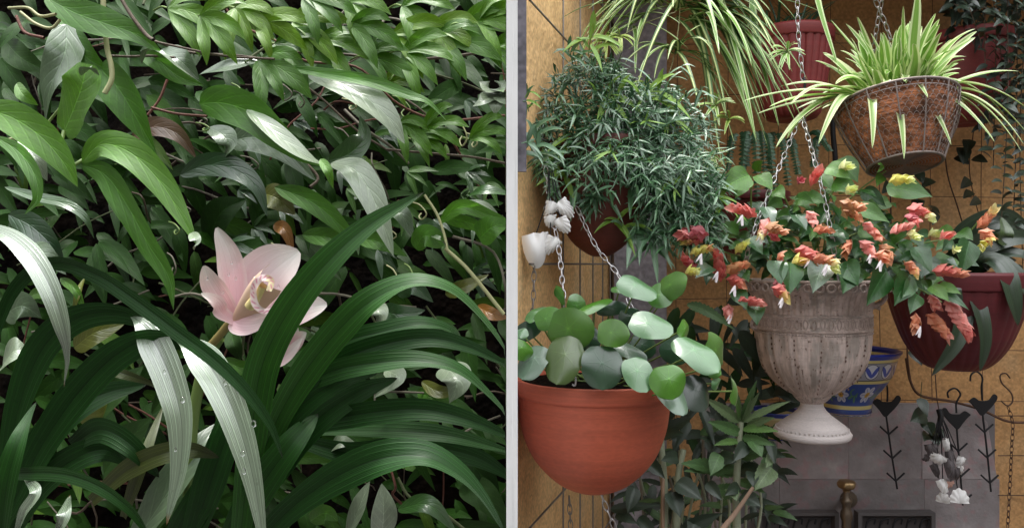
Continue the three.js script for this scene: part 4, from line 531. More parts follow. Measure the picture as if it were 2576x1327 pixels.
// ---- shrimp plant in the urn
{
  const sp = thing('shrimp_plant', P(2060, 700, 1.66), 'shrimp plant with drooping pink, orange and yellow flower spikes growing in the urn', 'plant');
  const lm = [thinLeaf([.14, .42, .02], .35, { clearcoat: .2 }), thinLeaf([.1, .33, .025], .35, { clearcoat: .2 }), leafM([.04, .15, .035], { ior: 1.5 }), leafM([.055, .18, .06], { ior: 1.6 }), leafM([.08, .19, .1], { ior: 1.9 })];
  const brM = mat([1, 1, 1], { vertexColors: true, roughness: .6, transmission: .45, thickness: 0 }), wh = mat([.75, .7, .72], { roughness: .5 });
  const leaf = (x0, y0, x1, y1, w, m, n0 = [0, .35, 1], d = 1.6, o = {}) => part('leaf', blade([P(x0, y0, d + .02), P((x0 + x1) / 2, (y0 + y1) / 2 - 8, d), P(x1, y1, d - .01)], w * d / F, { quick: 1, n: 14, m: 6, prof: 'ovate', fold: .24, wave: .1, n0, ...o }), m, sp);
  const B = lm[0], B2 = lm[1], K = lm[2], G = lm[3], W = lm[4];
  for (const a of [[1885, 440, 1812, 480, 64, B], [1905, 440, 1945, 480, 44, B], [1900, 430, 1920, 405, 26, B], [2095, 460, 2160, 485, 50, B2], [2080, 420, 2140, 450, 50, B], [2110, 400, 2160, 460, 60, B2], [2060, 440, 2095, 480, 44, B2], [2230, 470, 2348, 495, 66, B2], [2222, 440, 2205, 470, 26, B], [2210, 430, 2220, 415, 22, B], [2150, 520, 2240, 560, 44, B2], [2160, 575, 2230, 600, 50, B2], [2170, 480, 2230, 520, 40, K], [1925, 520, 1945, 570, 40, W], [1945, 480, 1975, 500, 40, B], [2040, 490, 2060, 520, 36, B], [2120, 575, 2080, 630, 54, G], [2400, 590, 2360, 580, 36, B], [2410, 585, 2450, 605, 40, B2], [2440, 605, 2420, 690, 60, K], [2330, 640, 2320, 700, 66, W], [2300, 620, 2345, 690, 54, G], [2230, 680, 2180, 770, 70, K], [2290, 690, 2250, 770, 60, K], [2150, 670, 2120, 740, 60, K], [2075, 655, 2045, 738, 62, W], [2120, 660, 2160, 720, 56, K], [1990, 660, 1985, 745, 60, K], [1950, 655, 1965, 720, 50, G], [1900, 760, 1905, 820, 44, K], [1850, 730, 1880, 780, 40, K], [1790, 670, 1750, 700, 44, W], [1830, 600, 1780, 620, 40, G], [1880, 600, 1920, 640, 44, G], [1930, 610, 1980, 660, 44, G], [1860, 580, 1800, 570, 34, B2], [2000, 540, 2030, 580, 40, W], [2180, 630, 2240, 650, 40, W], [2260, 610, 2300, 640, 40, B2], [2340, 720, 2390, 760, 36, B], [2360, 720, 2420, 740, 30, B], [2360, 730, 2440, 780, 28, G], [2300, 710, 2270, 750, 36, G], [2310, 740, 2290, 790, 40, K], [2085, 590, 2130, 600, 40, W], [2240, 600, 2290, 590, 36, B2], [2165, 640, 2110, 650, 36, W], [1870, 460, 1850, 500, 40, B], [2000, 590, 1960, 590, 36, W]]) leaf(a[0], a[1], a[2], a[3], a[4] * 1.1, a[5], a[5] === W ? [0, .9, .8] : a[5] === K ? [rr(-.3, .3), 0, 1] : [rr(-.2, .2), .3, 1], a[1] > 640 ? 1.48 : rr(1.5, 1.6));
  for (let i = 0; i < 400; i++) { const a = rnd() * 6.283, q = Math.sqrt(rnd()), x = 2080 + 340 * q * Math.cos(a) * (rnd() < .5 ? 1 : .7), y = 590 + 115 * q * Math.sin(a) + (Math.abs(x - 2060) > 190 ? 50 : 0), t = rr(.1, 3), l = rr(24, 56); if (x < 1780) continue; leaf(x, y, x + l * Math.cos(t), y + l * Math.sin(t) * .8, l * rr(.5, .75), y < 500 ? pick([B, B2, B2, K]) : pick([B, B2, B2, K, K, G, W]), [rr(-.5, .5), rr(0, .9), 1], rr(1.54, 1.78)); }
  const st = (...p) => part('stem', tube(p.map(([x, y], i) => P(x, y, 1.66 - .08 * i / p.length)), .0019, 18, 6), M.greenStem, sp);
  st([2060, 720], [1980, 620], [1900, 570], [1890, 440]); st([2060, 720], [2090, 560], [2160, 480], [2230, 430]); st([2080, 720], [2200, 640], [2330, 610], [2430, 590], [2460, 560]); st([2020, 720], [1900, 660], [1780, 620]); st([2050, 720], [2000, 560], [1960, 460]); st([2080, 720], [2220, 700], [2300, 720], [2370, 760]); st([2000, 720], [1880, 700], [1830, 660]); st([2060, 720], [2130, 600], [2280, 560]); st([2070, 700], [2060, 560], [2120, 440]); st([1900, 610], [1820, 612], [1720, 612], [1600, 616]);
  const RD = [.74, .17, .15], PK = [.86, .33, .3], OR = [.8, .3, .17], YL = [.82, .72, .2], LY = [.85, .83, .42], BN = [.55, .24, .1], MG = [.58, .11, .14];
  function spike(x0, y0, x1, y1, c0, c1, sz = 26, fl = 0, sag = 8, d = rr(1.45, 1.52)) {
    const a = P(x0, y0, d), b = P(x1, y1, d - .015), m = P((x0 + x1) / 2, (y0 + y1) / 2 - sag, d), L = Math.hypot(x1 - x0, y1 - y0), n = Math.max(5, Math.round(L / 5.6)), gs = [], cv = t => V3(0, 0, 0).addScaledVector(a, (1 - t) ** 2).addScaledVector(m, 2 * t * (1 - t)).addScaledVector(b, t * t), s = 1.3 * sz * d / F;
    for (let i = 0; i < n; i++) {
      const t = i / n * .92, p = cv(t), ax = cv(t + .05).sub(cv(t)).normalize(), az = i * Math.PI / 2 + rr(-.4, .4), e1 = V3(0, 0, 1).cross(ax).normalize(), e2 = ax.clone().cross(e1), rad = e1.multiplyScalar(Math.cos(az)).addScaledVector(e2, Math.sin(az)), l = s * rr(.85, 1.1) * (1 - .35 * t), v = rr(.86, 1.1), f = clamp(t + rr(-.15, .15), 0, 1), cc = c0.map((k, j) => mix(k, c1[j], smooth(.35, .95, f)) * v);
      gs.push(blade([p, p.clone().addScaledVector(ax, l * .45).addScaledVector(rad, l * .42), p.clone().addScaledVector(ax, l).addScaledVector(rad, l * .4)], l * .9, { quick: 1, n: 6, m: 4, prof: 'heart', cup: -.45, fold: 0, n0: [rad.x, rad.y, rad.z], col: (tt, u) => cc.map((k, j) => k * (1 - .12 * Math.exp(-((u / .12) ** 2))) * mix(1, [1.05, 1.25, 1.1][j], tt)) }));
    }
    const o = part('flower_spike', gs, brM, sp);
    for (let k = 0; k < (rnd() < .65 ? Math.min(1, fl) : 0); k++) { const p = cv(.55 + .4 * k / Math.max(1, fl)).add(V3(rr(-.006, .006), -s * .3, s * .3)); part('flower', [blade([p, p.clone().add(V3(-.003, -.012, .004)), p.clone().add(V3(-.005 + rr(-.004, .004), -.022, .006))], .006, { quick: 1, n: 7, m: 4, prof: t => .35 + .65 * Math.sin(t * 2.6), cup: -.5, n0: [0, .1, 1] }), blade([p, p.clone().add(V3(-.006, -.008, .006)), p.clone().add(V3(-.014, -.018, .006))], .0045, { quick: 1, n: 6, m: 2, n0: [0, .3, 1] })], wh, o); }
  }
  spike(1905, 545, 1842, 522, RD, PK, 30, 1); spike(1935, 545, 1912, 600, PK, LY, 26, 1, 0); spike(1922, 572, 1975, 585, BN, OR, 26); spike(1930, 590, 1950, 600, MG, RD, 22); spike(2040, 470, 2060, 432, RD, PK, 28); spike(2008, 465, 2018, 455, MG, MG, 18);
  spike(2112, 505, 2168, 520, BN, OR, 30, 0, -6); spike(2120, 530, 2160, 545, BN, OR, 26); spike(2028, 530, 2050, 565, PK, PK, 26); spike(2046, 582, 2090, 580, OR, OR, 22); spike(2280, 525, 2346, 548, RD, LY, 30, 0, 10); spike(2275, 545, 2310, 560, MG, RD, 26); spike(2170, 560, 2212, 600, PK, OR, 26); spike(2240, 588, 2292, 568, PK, PK, 24); spike(2280, 590, 2310, 600, LY, LY, 22);
  spike(1785, 590, 1712, 592, MG, PK, 36, 1); spike(1770, 610, 1722, 606, RD, YL, 28); spike(1735, 640, 1792, 625, YL, OR, 24, 1); spike(1762, 690, 1718, 645, MG, RD, 26, 0, 0); spike(1722, 690, 1756, 684, YL, LY, 24); spike(1815, 710, 1806, 636, RD, RD, 32, 2, 0); spike(1824, 690, 1876, 666, BN, OR, 28); spike(1826, 702, 1866, 716, RD, OR, 28, 1); spike(1852, 758, 1920, 764, RD, PK, 26); spike(1832, 762, 1832, 784, PK, PK, 26, 1, 0); spike(1940, 722, 1978, 748, RD, YL, 30, 1);
  spike(1998, 628, 2056, 655, RD, OR, 34, 1); spike(2045, 652, 2100, 660, OR, LY, 28, 1); spike(1992, 664, 2020, 660, YL, PK, 26, 1); spike(2090, 650, 2104, 680, LY, LY, 24, 0, 0); spike(2142, 600, 2126, 645, OR, BN, 24, 1); spike(2160, 605, 2200, 645, PK, PK, 28, 1); spike(2210, 615, 2240, 650, BN, OR, 28, 1); spike(2200, 640, 2225, 655, OR, OR, 24, 1); spike(2275, 660, 2308, 690, OR, YL, 26); spike(2345, 682, 2425, 690, RD, OR, 30, 0, 8); spike(2340, 740, 2356, 772, PK, PK, 30, 1, 0); spike(2304, 785, 2304, 828, OR, [.7, .3, .2], 26, 1, 0); spike(2330, 790, 2390, 850, OR, PK, 32, 0, 10); spike(2378, 755, 2442, 848, PK, RD, 36, 0, 12); spike(2335, 595, 2362, 590, LY, LY, 24); spike(2366, 605, 2386, 595, PK, PK, 26); spike(2458, 575, 2505, 522, OR, LY, 28, 0, -6); spike(2462, 580, 2495, 605, OR, YL, 28, 0, 6); spike(2498, 605, 2468, 625, YL, LY, 26); spike(2236, 458, 2296, 452, YL, LY, 26); spike(2400, 640, 2410, 628, LY, LY, 18); spike(1950, 700, 1960, 730, MG, RD, 24); spike(1955, 640, 1965, 655, OR, PK, 20, 1); spike(1850, 640, 1880, 610, YL, LY, 20); spike(2130, 490, 2145, 480, LY, LY, 22); spike(2110, 425, 2140, 420, LY, LY, 22);
}
// ---- red bowl with the round-leaved plant
{
  const d = 1.38, s = d / F, c = P(1492, 985, d), bw = thing('hanging_bowl', c, 'smooth brick red hanging bowl holding the round-leaved plant', 'pot');
  part('bowl', lathe(spline([[0, -250], [40, -248], [95, -222], [150, -165], [180, -95], [190, -30], [192, 0]], 40).map(([r, y]) => [r * s, y * s]), c, 128), red, bw);
  part('rim', lathe([[190, -6], [197, -2], [199, 4], [198, 34], [194, 38], [186, 36], [184, 10]].map(([r, y]) => [r * s, y * s]), c, 128), red, bw); potSoil(V3(c.x, c.y + 22 * s, c.z), 186 * s, bw);
  part('chain_clip', tube([P(1447, 945, 1.24), P(1449, 958, 1.235), P(1446, 970, 1.235), P(1440, 966, 1.235)], .0016, 12, 6), steel, bw);
  chain([P(1510, 1236, 1.38), P(1525, 1275, 1.38), P(1548, 1330, 1.38)], 'loose chain end dangling under the red bowl'); chain([P(1432, 1250, 1.5), P(1436, 1330, 1.5)], 'dark chain hanging in the shade below the red bowl', dullSteel);
  const pl = thing('money_plant', c, 'plant with round glossy coin-shaped leaves on long stalks in the red bowl', 'plant'), mk = (col, o = {}) => mat(col, { map: T.pilea, bumpMap: T.pilea, bumpScale: .0012, roughness: .3, ior: 1.6, clearcoat: .4, clearcoatRoughness: .2, ...o });
  const g1 = mk([.12, .34, .03]), g2 = mk([.09, .27, .04]), dk = mk([.035, .1, .05]), bl = mk([.14, .32, .14], { ior: 1.7, roughness: .3, clearcoat: .35, clearcoatRoughness: .3 }), ol = mk([.13, .2, .06]), gr = mk([.17, .27, .2], { ior: 1.6, roughness: .38 }), thin = mat([.15, .38, .04], { map: T.pilea, roughness: .5, transmission: .35, thickness: 0, clearcoat: .5, clearcoatRoughness: .3 });
  const U = [0, 1, .9], base = P(1500, 960, 1.38);
  [[1605, 725, 100, 84, .5, bl, [.2, .9, .8], 1.3], [1690, 722, 62, 100, 1.3, thin, [-.7, .1, .7], 1.32], [1664, 745, 60, 70, .3, g2, [-.2, .5, 1], 1.33], [1640, 820, 106, 94, .3, bl, U, 1.24], [1755, 892, 116, 94, .75, bl, [.1, .9, .8], 1.24], [1800, 885, 84, 96, .9, thin, [.8, .1, .7], 1.28], [1790, 925, 60, 60, .6, g2, [.3, .6, .8], 1.26], [1440, 828, 116, 110, .3, thin, [.0, -.1, 1], 1.25], [1418, 905, 122, 98, 1.9, ol, [-.1, .5, 1], 1.23], [1340, 912, 92, 80, 2.2, gr, [-.2, .9, .8], 1.24], [1308, 880, 50, 90, 1.8, g1, [.6, .2, .8], 1.22], [1515, 925, 106, 112, 1.6, dk, [0, .35, 1], 1.22], [1545, 838, 82, 76, .1, thin, [0, .3, 1], 1.23], [1583, 885, 92, 50, .4, gr, U, 1.26], [1607, 943, 84, 80, 1.2, bl, [0, .7, 1], 1.2], [1683, 962, 84, 100, 1.4, g1, [.1, .25, 1], 1.18], [1690, 990, 98, 80, 1.2, gr, [.2, 1.1, .7], 1.21], [1750, 990, 92, 100, 1.2, mk([.07, .1, .085]), [.4, .5, 1], 1.24], [1380, 800, 70, 62, -.4, g1, [-.3, .3, 1], 1.3], [1350, 790, 60, 34, -.6, g2, U, 1.32], [1500, 770, 94, 40, -.35, g1, [0, 1, .5], 1.32], [1450, 765, 50, 60, -1, g2, [.5, .2, .8], 1.36], [1540, 775, 80, 40, -.1, dk, [0, .2, 1], 1.36], [1585, 800, 50, 60, 1.4, dk, [0, .1, 1], 1.34], [1720, 830, 40, 60, 1, g1, [.8, .1, .7], 1.28], [1850, 985, 40, 80, 1, thin, [.9, .1, .4], 1.26], [1800, 965, 30, 60, 1.3, bl, [.8, .2, .6], 1.26], [1410, 740, 30, 70, -1.2, g2, [.8, .1, .5], 1.34], [1313, 840, 34, 40, .2, bl, U, 1.24], [1330, 830, 80, 50, -.5, dk, [0, .2, 1], 1.34], [1480, 850, 70, 70, .5, dk, [0, .2, 1], 1.36], [1620, 870, 70, 70, .5, dk, [.2, .2, 1], 1.36], [1700, 880, 80, 80, .5, dk, [.2, .2, 1], 1.34], [1560, 730, 44, 30, .2, g2, U, 1.36]].forEach(([x, y, l, w, a, m, n, dd]) => {
    const cx = Math.cos(a), sy = Math.sin(a), h = l / 2, N = V3(...n).normalize(), ax = V3(cx, -sy, 0), z = -(ax.x * N.x + ax.y * N.y) / Math.max(.25, N.z), q = (k) => { const p = P(x + cx * k * h, y + sy * k * h, dd); p.z += clamp(z, -1, 1) * k * h * dd / F; return p; };
    const pa = q(-1), pb = q(0), pc = q(1); pb.addScaledVector(N, .004);
    const lf = part('leaf', blade([pa, pb, pc], w * dd / F, { n: 20, m: 12, prof: 'pilea', fold: .02, cup: -.2 + rr(-.12, .12), wave: .12, freq: 6, n0: n, teeth: 0 }), m, pl);
    const at = q(-.1); part('stalk', tube([at, at.clone().lerp(base, .4).addScaledVector(N, -.012).add(V3(0, -.012, -.03)), at.clone().lerp(base, .75).add(V3(0, -.01, -.02)), base.clone().add(V3(rr(-.06, .06), -.01, rr(-.04, .04)))], .0016, 14, 6), M.greenStem, lf);
  });
}
{ // toothed succulent below
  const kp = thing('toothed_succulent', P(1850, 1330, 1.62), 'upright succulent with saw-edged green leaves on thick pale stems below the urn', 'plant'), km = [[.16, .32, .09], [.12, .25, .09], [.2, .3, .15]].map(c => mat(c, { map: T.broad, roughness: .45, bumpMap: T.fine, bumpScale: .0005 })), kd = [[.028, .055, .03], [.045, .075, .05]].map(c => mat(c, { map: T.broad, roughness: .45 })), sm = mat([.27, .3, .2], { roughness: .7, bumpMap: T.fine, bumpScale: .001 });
  const kl = (x0, y0, x1, y1, w, m = pick(km), d = 1.55, n0 = [rr(-.3, .3), rr(.1, .8), 1], sag = 6) => part('leaf', blade([P(x0, y0, d + .03), P((x0 + x1) / 2, (y0 + y1) / 2 - sag, d), P(x1, y1, d - .02)], w * d / F, { quick: 1, n: 48, m: 6, prof: 'lance', teeth: .24, tk: 11, fold: .35, n0 }), m, kp);
  for (const s of [[[1855, 1360], [1853, 1240], [1858, 1130], [1864, 1060]], [[1668, 1360], [1672, 1240], [1664, 1120], [1660, 1060]], [[1700, 1360], [1706, 1200], [1720, 1130]]]) part('stem', tube(s.map(([x, y]) => P(x, y, 1.58)), .009, 24, 10, .006), sm, kp);
  for (const a of [[1866, 1060, 1838, 940, 26], [1866, 1060, 1905, 955, 30], [1868, 1062, 1990, 1008, 32], [1866, 1062, 1912, 985, 26], [1862, 1062, 1770, 1000, 46], [1868, 1080, 1960, 1085, 40], [1864, 1090, 1780, 1060, 50], [1866, 1100, 1950, 1120, 40], [1860, 1110, 1795, 1120, 30], [1880, 1070, 1950, 1050, 36], [1860, 1060, 1850, 975, 20], [1870, 1060, 1890, 1000, 24]]) kl(a[0], a[1], a[2], a[3], a[4] * .78);
  for (const a of [[1850, 1160, 1790, 1150, 40], [1862, 1180, 1930, 1185, 44], [1855, 1210, 1925, 1240, 40], [1850, 1130, 1760, 1100, 44], [1850, 1190, 1712, 1165, 60], [1852, 1180, 1720, 1185, 44], [1862, 1150, 1940, 1130, 40], [1855, 1240, 1780, 1230, 50], [1664, 1090, 1740, 1050, 46], [1664, 1100, 1720, 1090, 40], [1665, 1120, 1600, 1180, 40], [1665, 1060, 1720, 1010, 40], [1660, 1060, 1630, 1000, 36], [1755, 1010, 1800, 1130, 34], [1900, 1130, 1980, 1150, 40]]) kl(a[0], a[1], a[2], a[3], a[4], pick(kd.concat(km[1])), 1.58);
  const rl = (x, y, w, l, a, m) => part('leaf', blade([P(x - l / 2 * Math.cos(a), y - l / 2 * Math.sin(a), 1.56), P(x, y - 4, 1.54), P(x + l / 2 * Math.cos(a), y + l / 2 * Math.sin(a), 1.53)], w * 1.54 / F, { quick: 1, n: 20, m: 6, prof: 'ovate', teeth: .16, tk: 11, fold: .3, n0: [rr(-.3, .3), rr(.2, .9), 1] }), m, kp);
  rl(1920, 1205, 60, 74, 2.2, km[2]); rl(1845, 1245, 40, 36, 1, km[2]); rl(1735, 1235, 60, 80, .6, kd[1]); rl(1700, 1270, 56, 70, 1.2, kd[1]); rl(1600, 1275, 30, 130, -.1, kd[0]); rl(1770, 1310, 44, 110, -.4, kd[0]); rl(1650, 1180, 40, 70, .8, kd[0]); rl(1800, 1170, 50, 60, 2, km[1]); rl(1905, 1130, 44, 50, 1, km[1]); rl(1935, 1160, 30, 40, 2, km[2]); rl(1590, 1130, 40, 80, 1, kd[0]); rl(1890, 1260, 50, 60, .5, kd[1]);
  for (let i = 0; i < 12; i++) rl(rr(1560, 1960), rr(1080, 1345), rr(26, 46), rr(40, 80), rr(0, 3), pick(kd));
  part('dead_stem', tube([P(1810, 1340, 1.5), P(1850, 1290, 1.5), P(1895, 1225, 1.49)], .006, 14, 8, .0035), mat([.35, .24, .17], { roughness: .8 }), kp); part('dead_stem', tube([P(1668, 1360, 1.56), P(1668, 1200, 1.56)], .004, 6, 7), mat([.3, .2, .13], { roughness: .8 }), kp);
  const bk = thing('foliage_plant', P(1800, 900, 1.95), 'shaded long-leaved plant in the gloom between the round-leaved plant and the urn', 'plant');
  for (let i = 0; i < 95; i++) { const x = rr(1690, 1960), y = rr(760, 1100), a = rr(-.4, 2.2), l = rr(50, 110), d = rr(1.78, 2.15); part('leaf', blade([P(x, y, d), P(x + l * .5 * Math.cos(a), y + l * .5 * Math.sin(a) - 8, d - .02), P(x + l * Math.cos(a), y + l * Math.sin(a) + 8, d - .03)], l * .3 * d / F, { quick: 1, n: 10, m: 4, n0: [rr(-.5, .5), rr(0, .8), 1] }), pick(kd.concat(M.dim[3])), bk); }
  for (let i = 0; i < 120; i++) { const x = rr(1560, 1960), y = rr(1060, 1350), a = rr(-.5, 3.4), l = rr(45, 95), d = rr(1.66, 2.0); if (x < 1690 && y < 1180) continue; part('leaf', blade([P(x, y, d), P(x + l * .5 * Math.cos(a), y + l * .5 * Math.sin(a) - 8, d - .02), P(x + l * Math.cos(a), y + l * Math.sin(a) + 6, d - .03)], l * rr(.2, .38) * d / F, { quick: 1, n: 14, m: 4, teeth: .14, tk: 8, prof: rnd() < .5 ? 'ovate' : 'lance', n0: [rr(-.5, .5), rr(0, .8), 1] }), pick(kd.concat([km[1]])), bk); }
  for (let i = 0; i < 14; i++) { const x = rr(1600, 1930), d = rr(1.62, 1.75); part('stem', tube([P(x, 1360, d), P(x + rr(-20, 20), 1260, d), P(x + rr(-40, 40), rr(1080, 1200), d)], .003, 8, 6), pick([sm, M.twig[3]]), bk); }
  part('leaf', blade([P(1728, 765, 1.6), P(1780, 775, 1.58), P(1850, 830, 1.57)], .03, { quick: 1, n: 40, m: 6, teeth: .3, tk: 12, fold: .3, n0: [0, .3, 1] }), km[1], bk); part('leaf', blade([P(1860, 830, 1.7), P(1890, 870, 1.7), P(1920, 920, 1.7)], .04, { quick: 1 }), kd[0], bk);
}
// ---- painted bowls
const paint = (w, h, f) => { const c = document.createElement('canvas'); c.width = w; c.height = h; const x = c.getContext('2d'); f(x, w, h); const t = new THREE.CanvasTexture(c); t.colorSpace = THREE.SRGBColorSpace; t.wrapS = THREE.RepeatWrapping; t.magFilter = THREE.LinearFilter; return t; };
{
  const tx = paint(2048, 512, (x, w, h) => {
    x.fillStyle = '#33509e'; x.fillRect(0, 0, w, h); x.fillStyle = '#2238a8'; x.fillRect(0, 0, w, 62); x.fillStyle = '#e3d38a'; x.fillRect(0, 62, w, 36); x.fillStyle = '#9c9aa2'; x.fillRect(0, 98, w, 126); x.fillStyle = '#23242e'; x.fillRect(0, 96, w, 5); x.fillRect(0, 222, w, 7); x.fillStyle = '#e3d38a'; x.fillRect(0, 229, w, 24);
    for (let i = 0; i < 16; i++) { const cx = i * 128 + 64; x.fillStyle = '#d9d9e2'; x.beginPath(); x.ellipse(cx, 162, 50, 52, 0, 0, 7); x.fill(); x.fillStyle = '#3d4fae'; for (const s of [-1, 1]) { x.beginPath(); x.ellipse(cx + s * 24, 165, 14, 46, s * .6, 0, 7); x.fill(); } x.strokeStyle = '#22243a'; x.lineWidth = 4; x.beginPath(); x.ellipse(cx, 162, 50, 52, 0, 0, 7); x.stroke(); }
    for (let i = 0; i < 8; i++) { const cx = i * 256 + 100, cy = 345; x.strokeStyle = '#4f7d5e'; x.lineWidth = 12; x.beginPath(); x.arc(cx + 120, cy - 20, 30, 0, 4.6); x.stroke(); x.fillStyle = '#5d8a68'; for (const a of [.4, 1.4, 2.6]) { x.beginPath(); x.ellipse(cx + 128 + 42 * Math.cos(a), cy + 42 * Math.sin(a), 30, 13, a, 0, 7); x.fill(); } x.fillStyle = '#cfd3e6'; for (let k = 0; k < 6; k++) { const a = k * Math.PI / 3; x.beginPath(); x.ellipse(cx + 42 * Math.cos(a), cy + 42 * Math.sin(a), 32, 22, a, 0, 7); x.fill(); } x.strokeStyle = '#7c86b8'; x.lineWidth = 5; for (let k = 0; k < 6; k++) { const a = k * Math.PI / 3; x.beginPath(); x.moveTo(cx, cy); x.lineTo(cx + 60 * Math.cos(a), cy + 60 * Math.sin(a)); x.stroke(); } x.fillStyle = '#d8a93a'; x.beginPath(); x.arc(cx, cy, 24, 0, 7); x.fill(); x.fillStyle = '#a8742a'; x.beginPath(); x.arc(cx, cy, 9, 0, 7); x.fill(); }
    x.fillStyle = '#e3d38a'; x.fillRect(0, 440, w, 30);
  });
  const d = 2.12, s = d / F, c = P(2128, 1030, d), gl = mat([.9, .9, .9], { map: tx, roughness: .3, clearcoat: .6, clearcoatRoughness: .15 }), g = lathe(spline([[58, 0], [64, 30], [88, 62], [108, 95], [118, 130], [124, 146]], 40).map(([r, y]) => [r * s, y * s]), c, 96), pb = thing('painted_bowl', c, 'blue and yellow hand-painted ceramic bowl with flowers half hidden by the urn', 'bowl');
  const u = g.attributes.uv; for (let i = 0; i < u.count; i++) u.setXY(i, u.getX(i) + .012, u.getY(i)); part('bowl', g, gl, pb); part('rim', lathe([[124, 144], [128, 147], [128, 152], [122, 153], [118, 146]].map(([r, y]) => [r * s, y * s]), c, 96), mat([.025, .045, .35], { roughness: .3 }), pb); part('foot', lathe([[48, -10], [58, -8], [60, 0]].map(([r, y]) => [r * s, y * s]), c, 64), gl, pb);
  const t2 = paint(512, 256, (x, w, h) => { x.fillStyle = '#d2c08a'; x.fillRect(0, 0, w, h); x.fillStyle = '#2c3f9a'; x.fillRect(0, 0, w, 34); x.fillStyle = '#e6dba8'; x.fillRect(0, 34, w, 20); x.fillStyle = '#4a3524'; for (let i = 0; i < 12; i++) for (const a of [0, 1, 2, 3]) { x.beginPath(); x.ellipse(i * 43 + 20 + 14 * Math.cos(a * 1.57 + .8), 140 + 30 * Math.sin(a * 1.57 + .8), 7, 17, a, 0, 7); x.fill(); } x.fillStyle = '#2c3f9a'; x.fillRect(0, 236, w, 20); });
  const c2 = P(1950, 1100, 1.95), s2 = 1.95 / F, p2 = thing('painted_bowl', c2, 'cream painted bowl with brown marks and blue rim beside the urn foot', 'bowl'); part('bowl', lathe(spline([[34, 0], [46, 20], [54, 45], [58, 66]], 16).map(([r, y]) => [r * s2, y * s2]), c2, 64), mat([.8, .8, .8], { map: t2, roughness: .35 }), p2); part('rim', lathe([[58, 66], [61, 67], [61, 71], [56, 70]].map(([r, y]) => [r * s2, y * s2]), c2, 64), mat([.04, .06, .3], { roughness: .3 }), p2);
}
// ---- iron bird hangers, shells, tap
function bird(x, y, flip, label) {
  const d = 2.22, s = d / F, k = flip ? -1 : 1, sh = new THREE.Shape(), q = (a, b) => [x + a * k, y + b], X = p => P(p[0], p[1], d).x, Y = p => P(p[0], p[1], d).y, o = [[-34, -6], [-22, -14], [-14, -10], [-6, -6], [16, -8], [28, -22], [36, -18], [34, -8], [22, 8], [10, 20], [-2, 30], [-14, 16], [-24, 4]].map(([a, b]) => q(a, b));
  const cs = new THREE.SplineCurve(o.concat([o[0]]).map(p => new THREE.Vector2(X(p), Y(p)))).getPoints(60); sh.setFromPoints(cs);
  const t = thing('bird_hanger', P(x, y, d), label, 'ornament'), bg = new THREE.ExtrudeGeometry(sh, { depth: .002, bevelEnabled: true, bevelSize: .0012, bevelThickness: .0015, bevelSegments: 2 }); bg.translate(0, 0, -d); part('bird', bg, iron, t); return [t, (a, b) => P(x + a, y + b, d)];
}
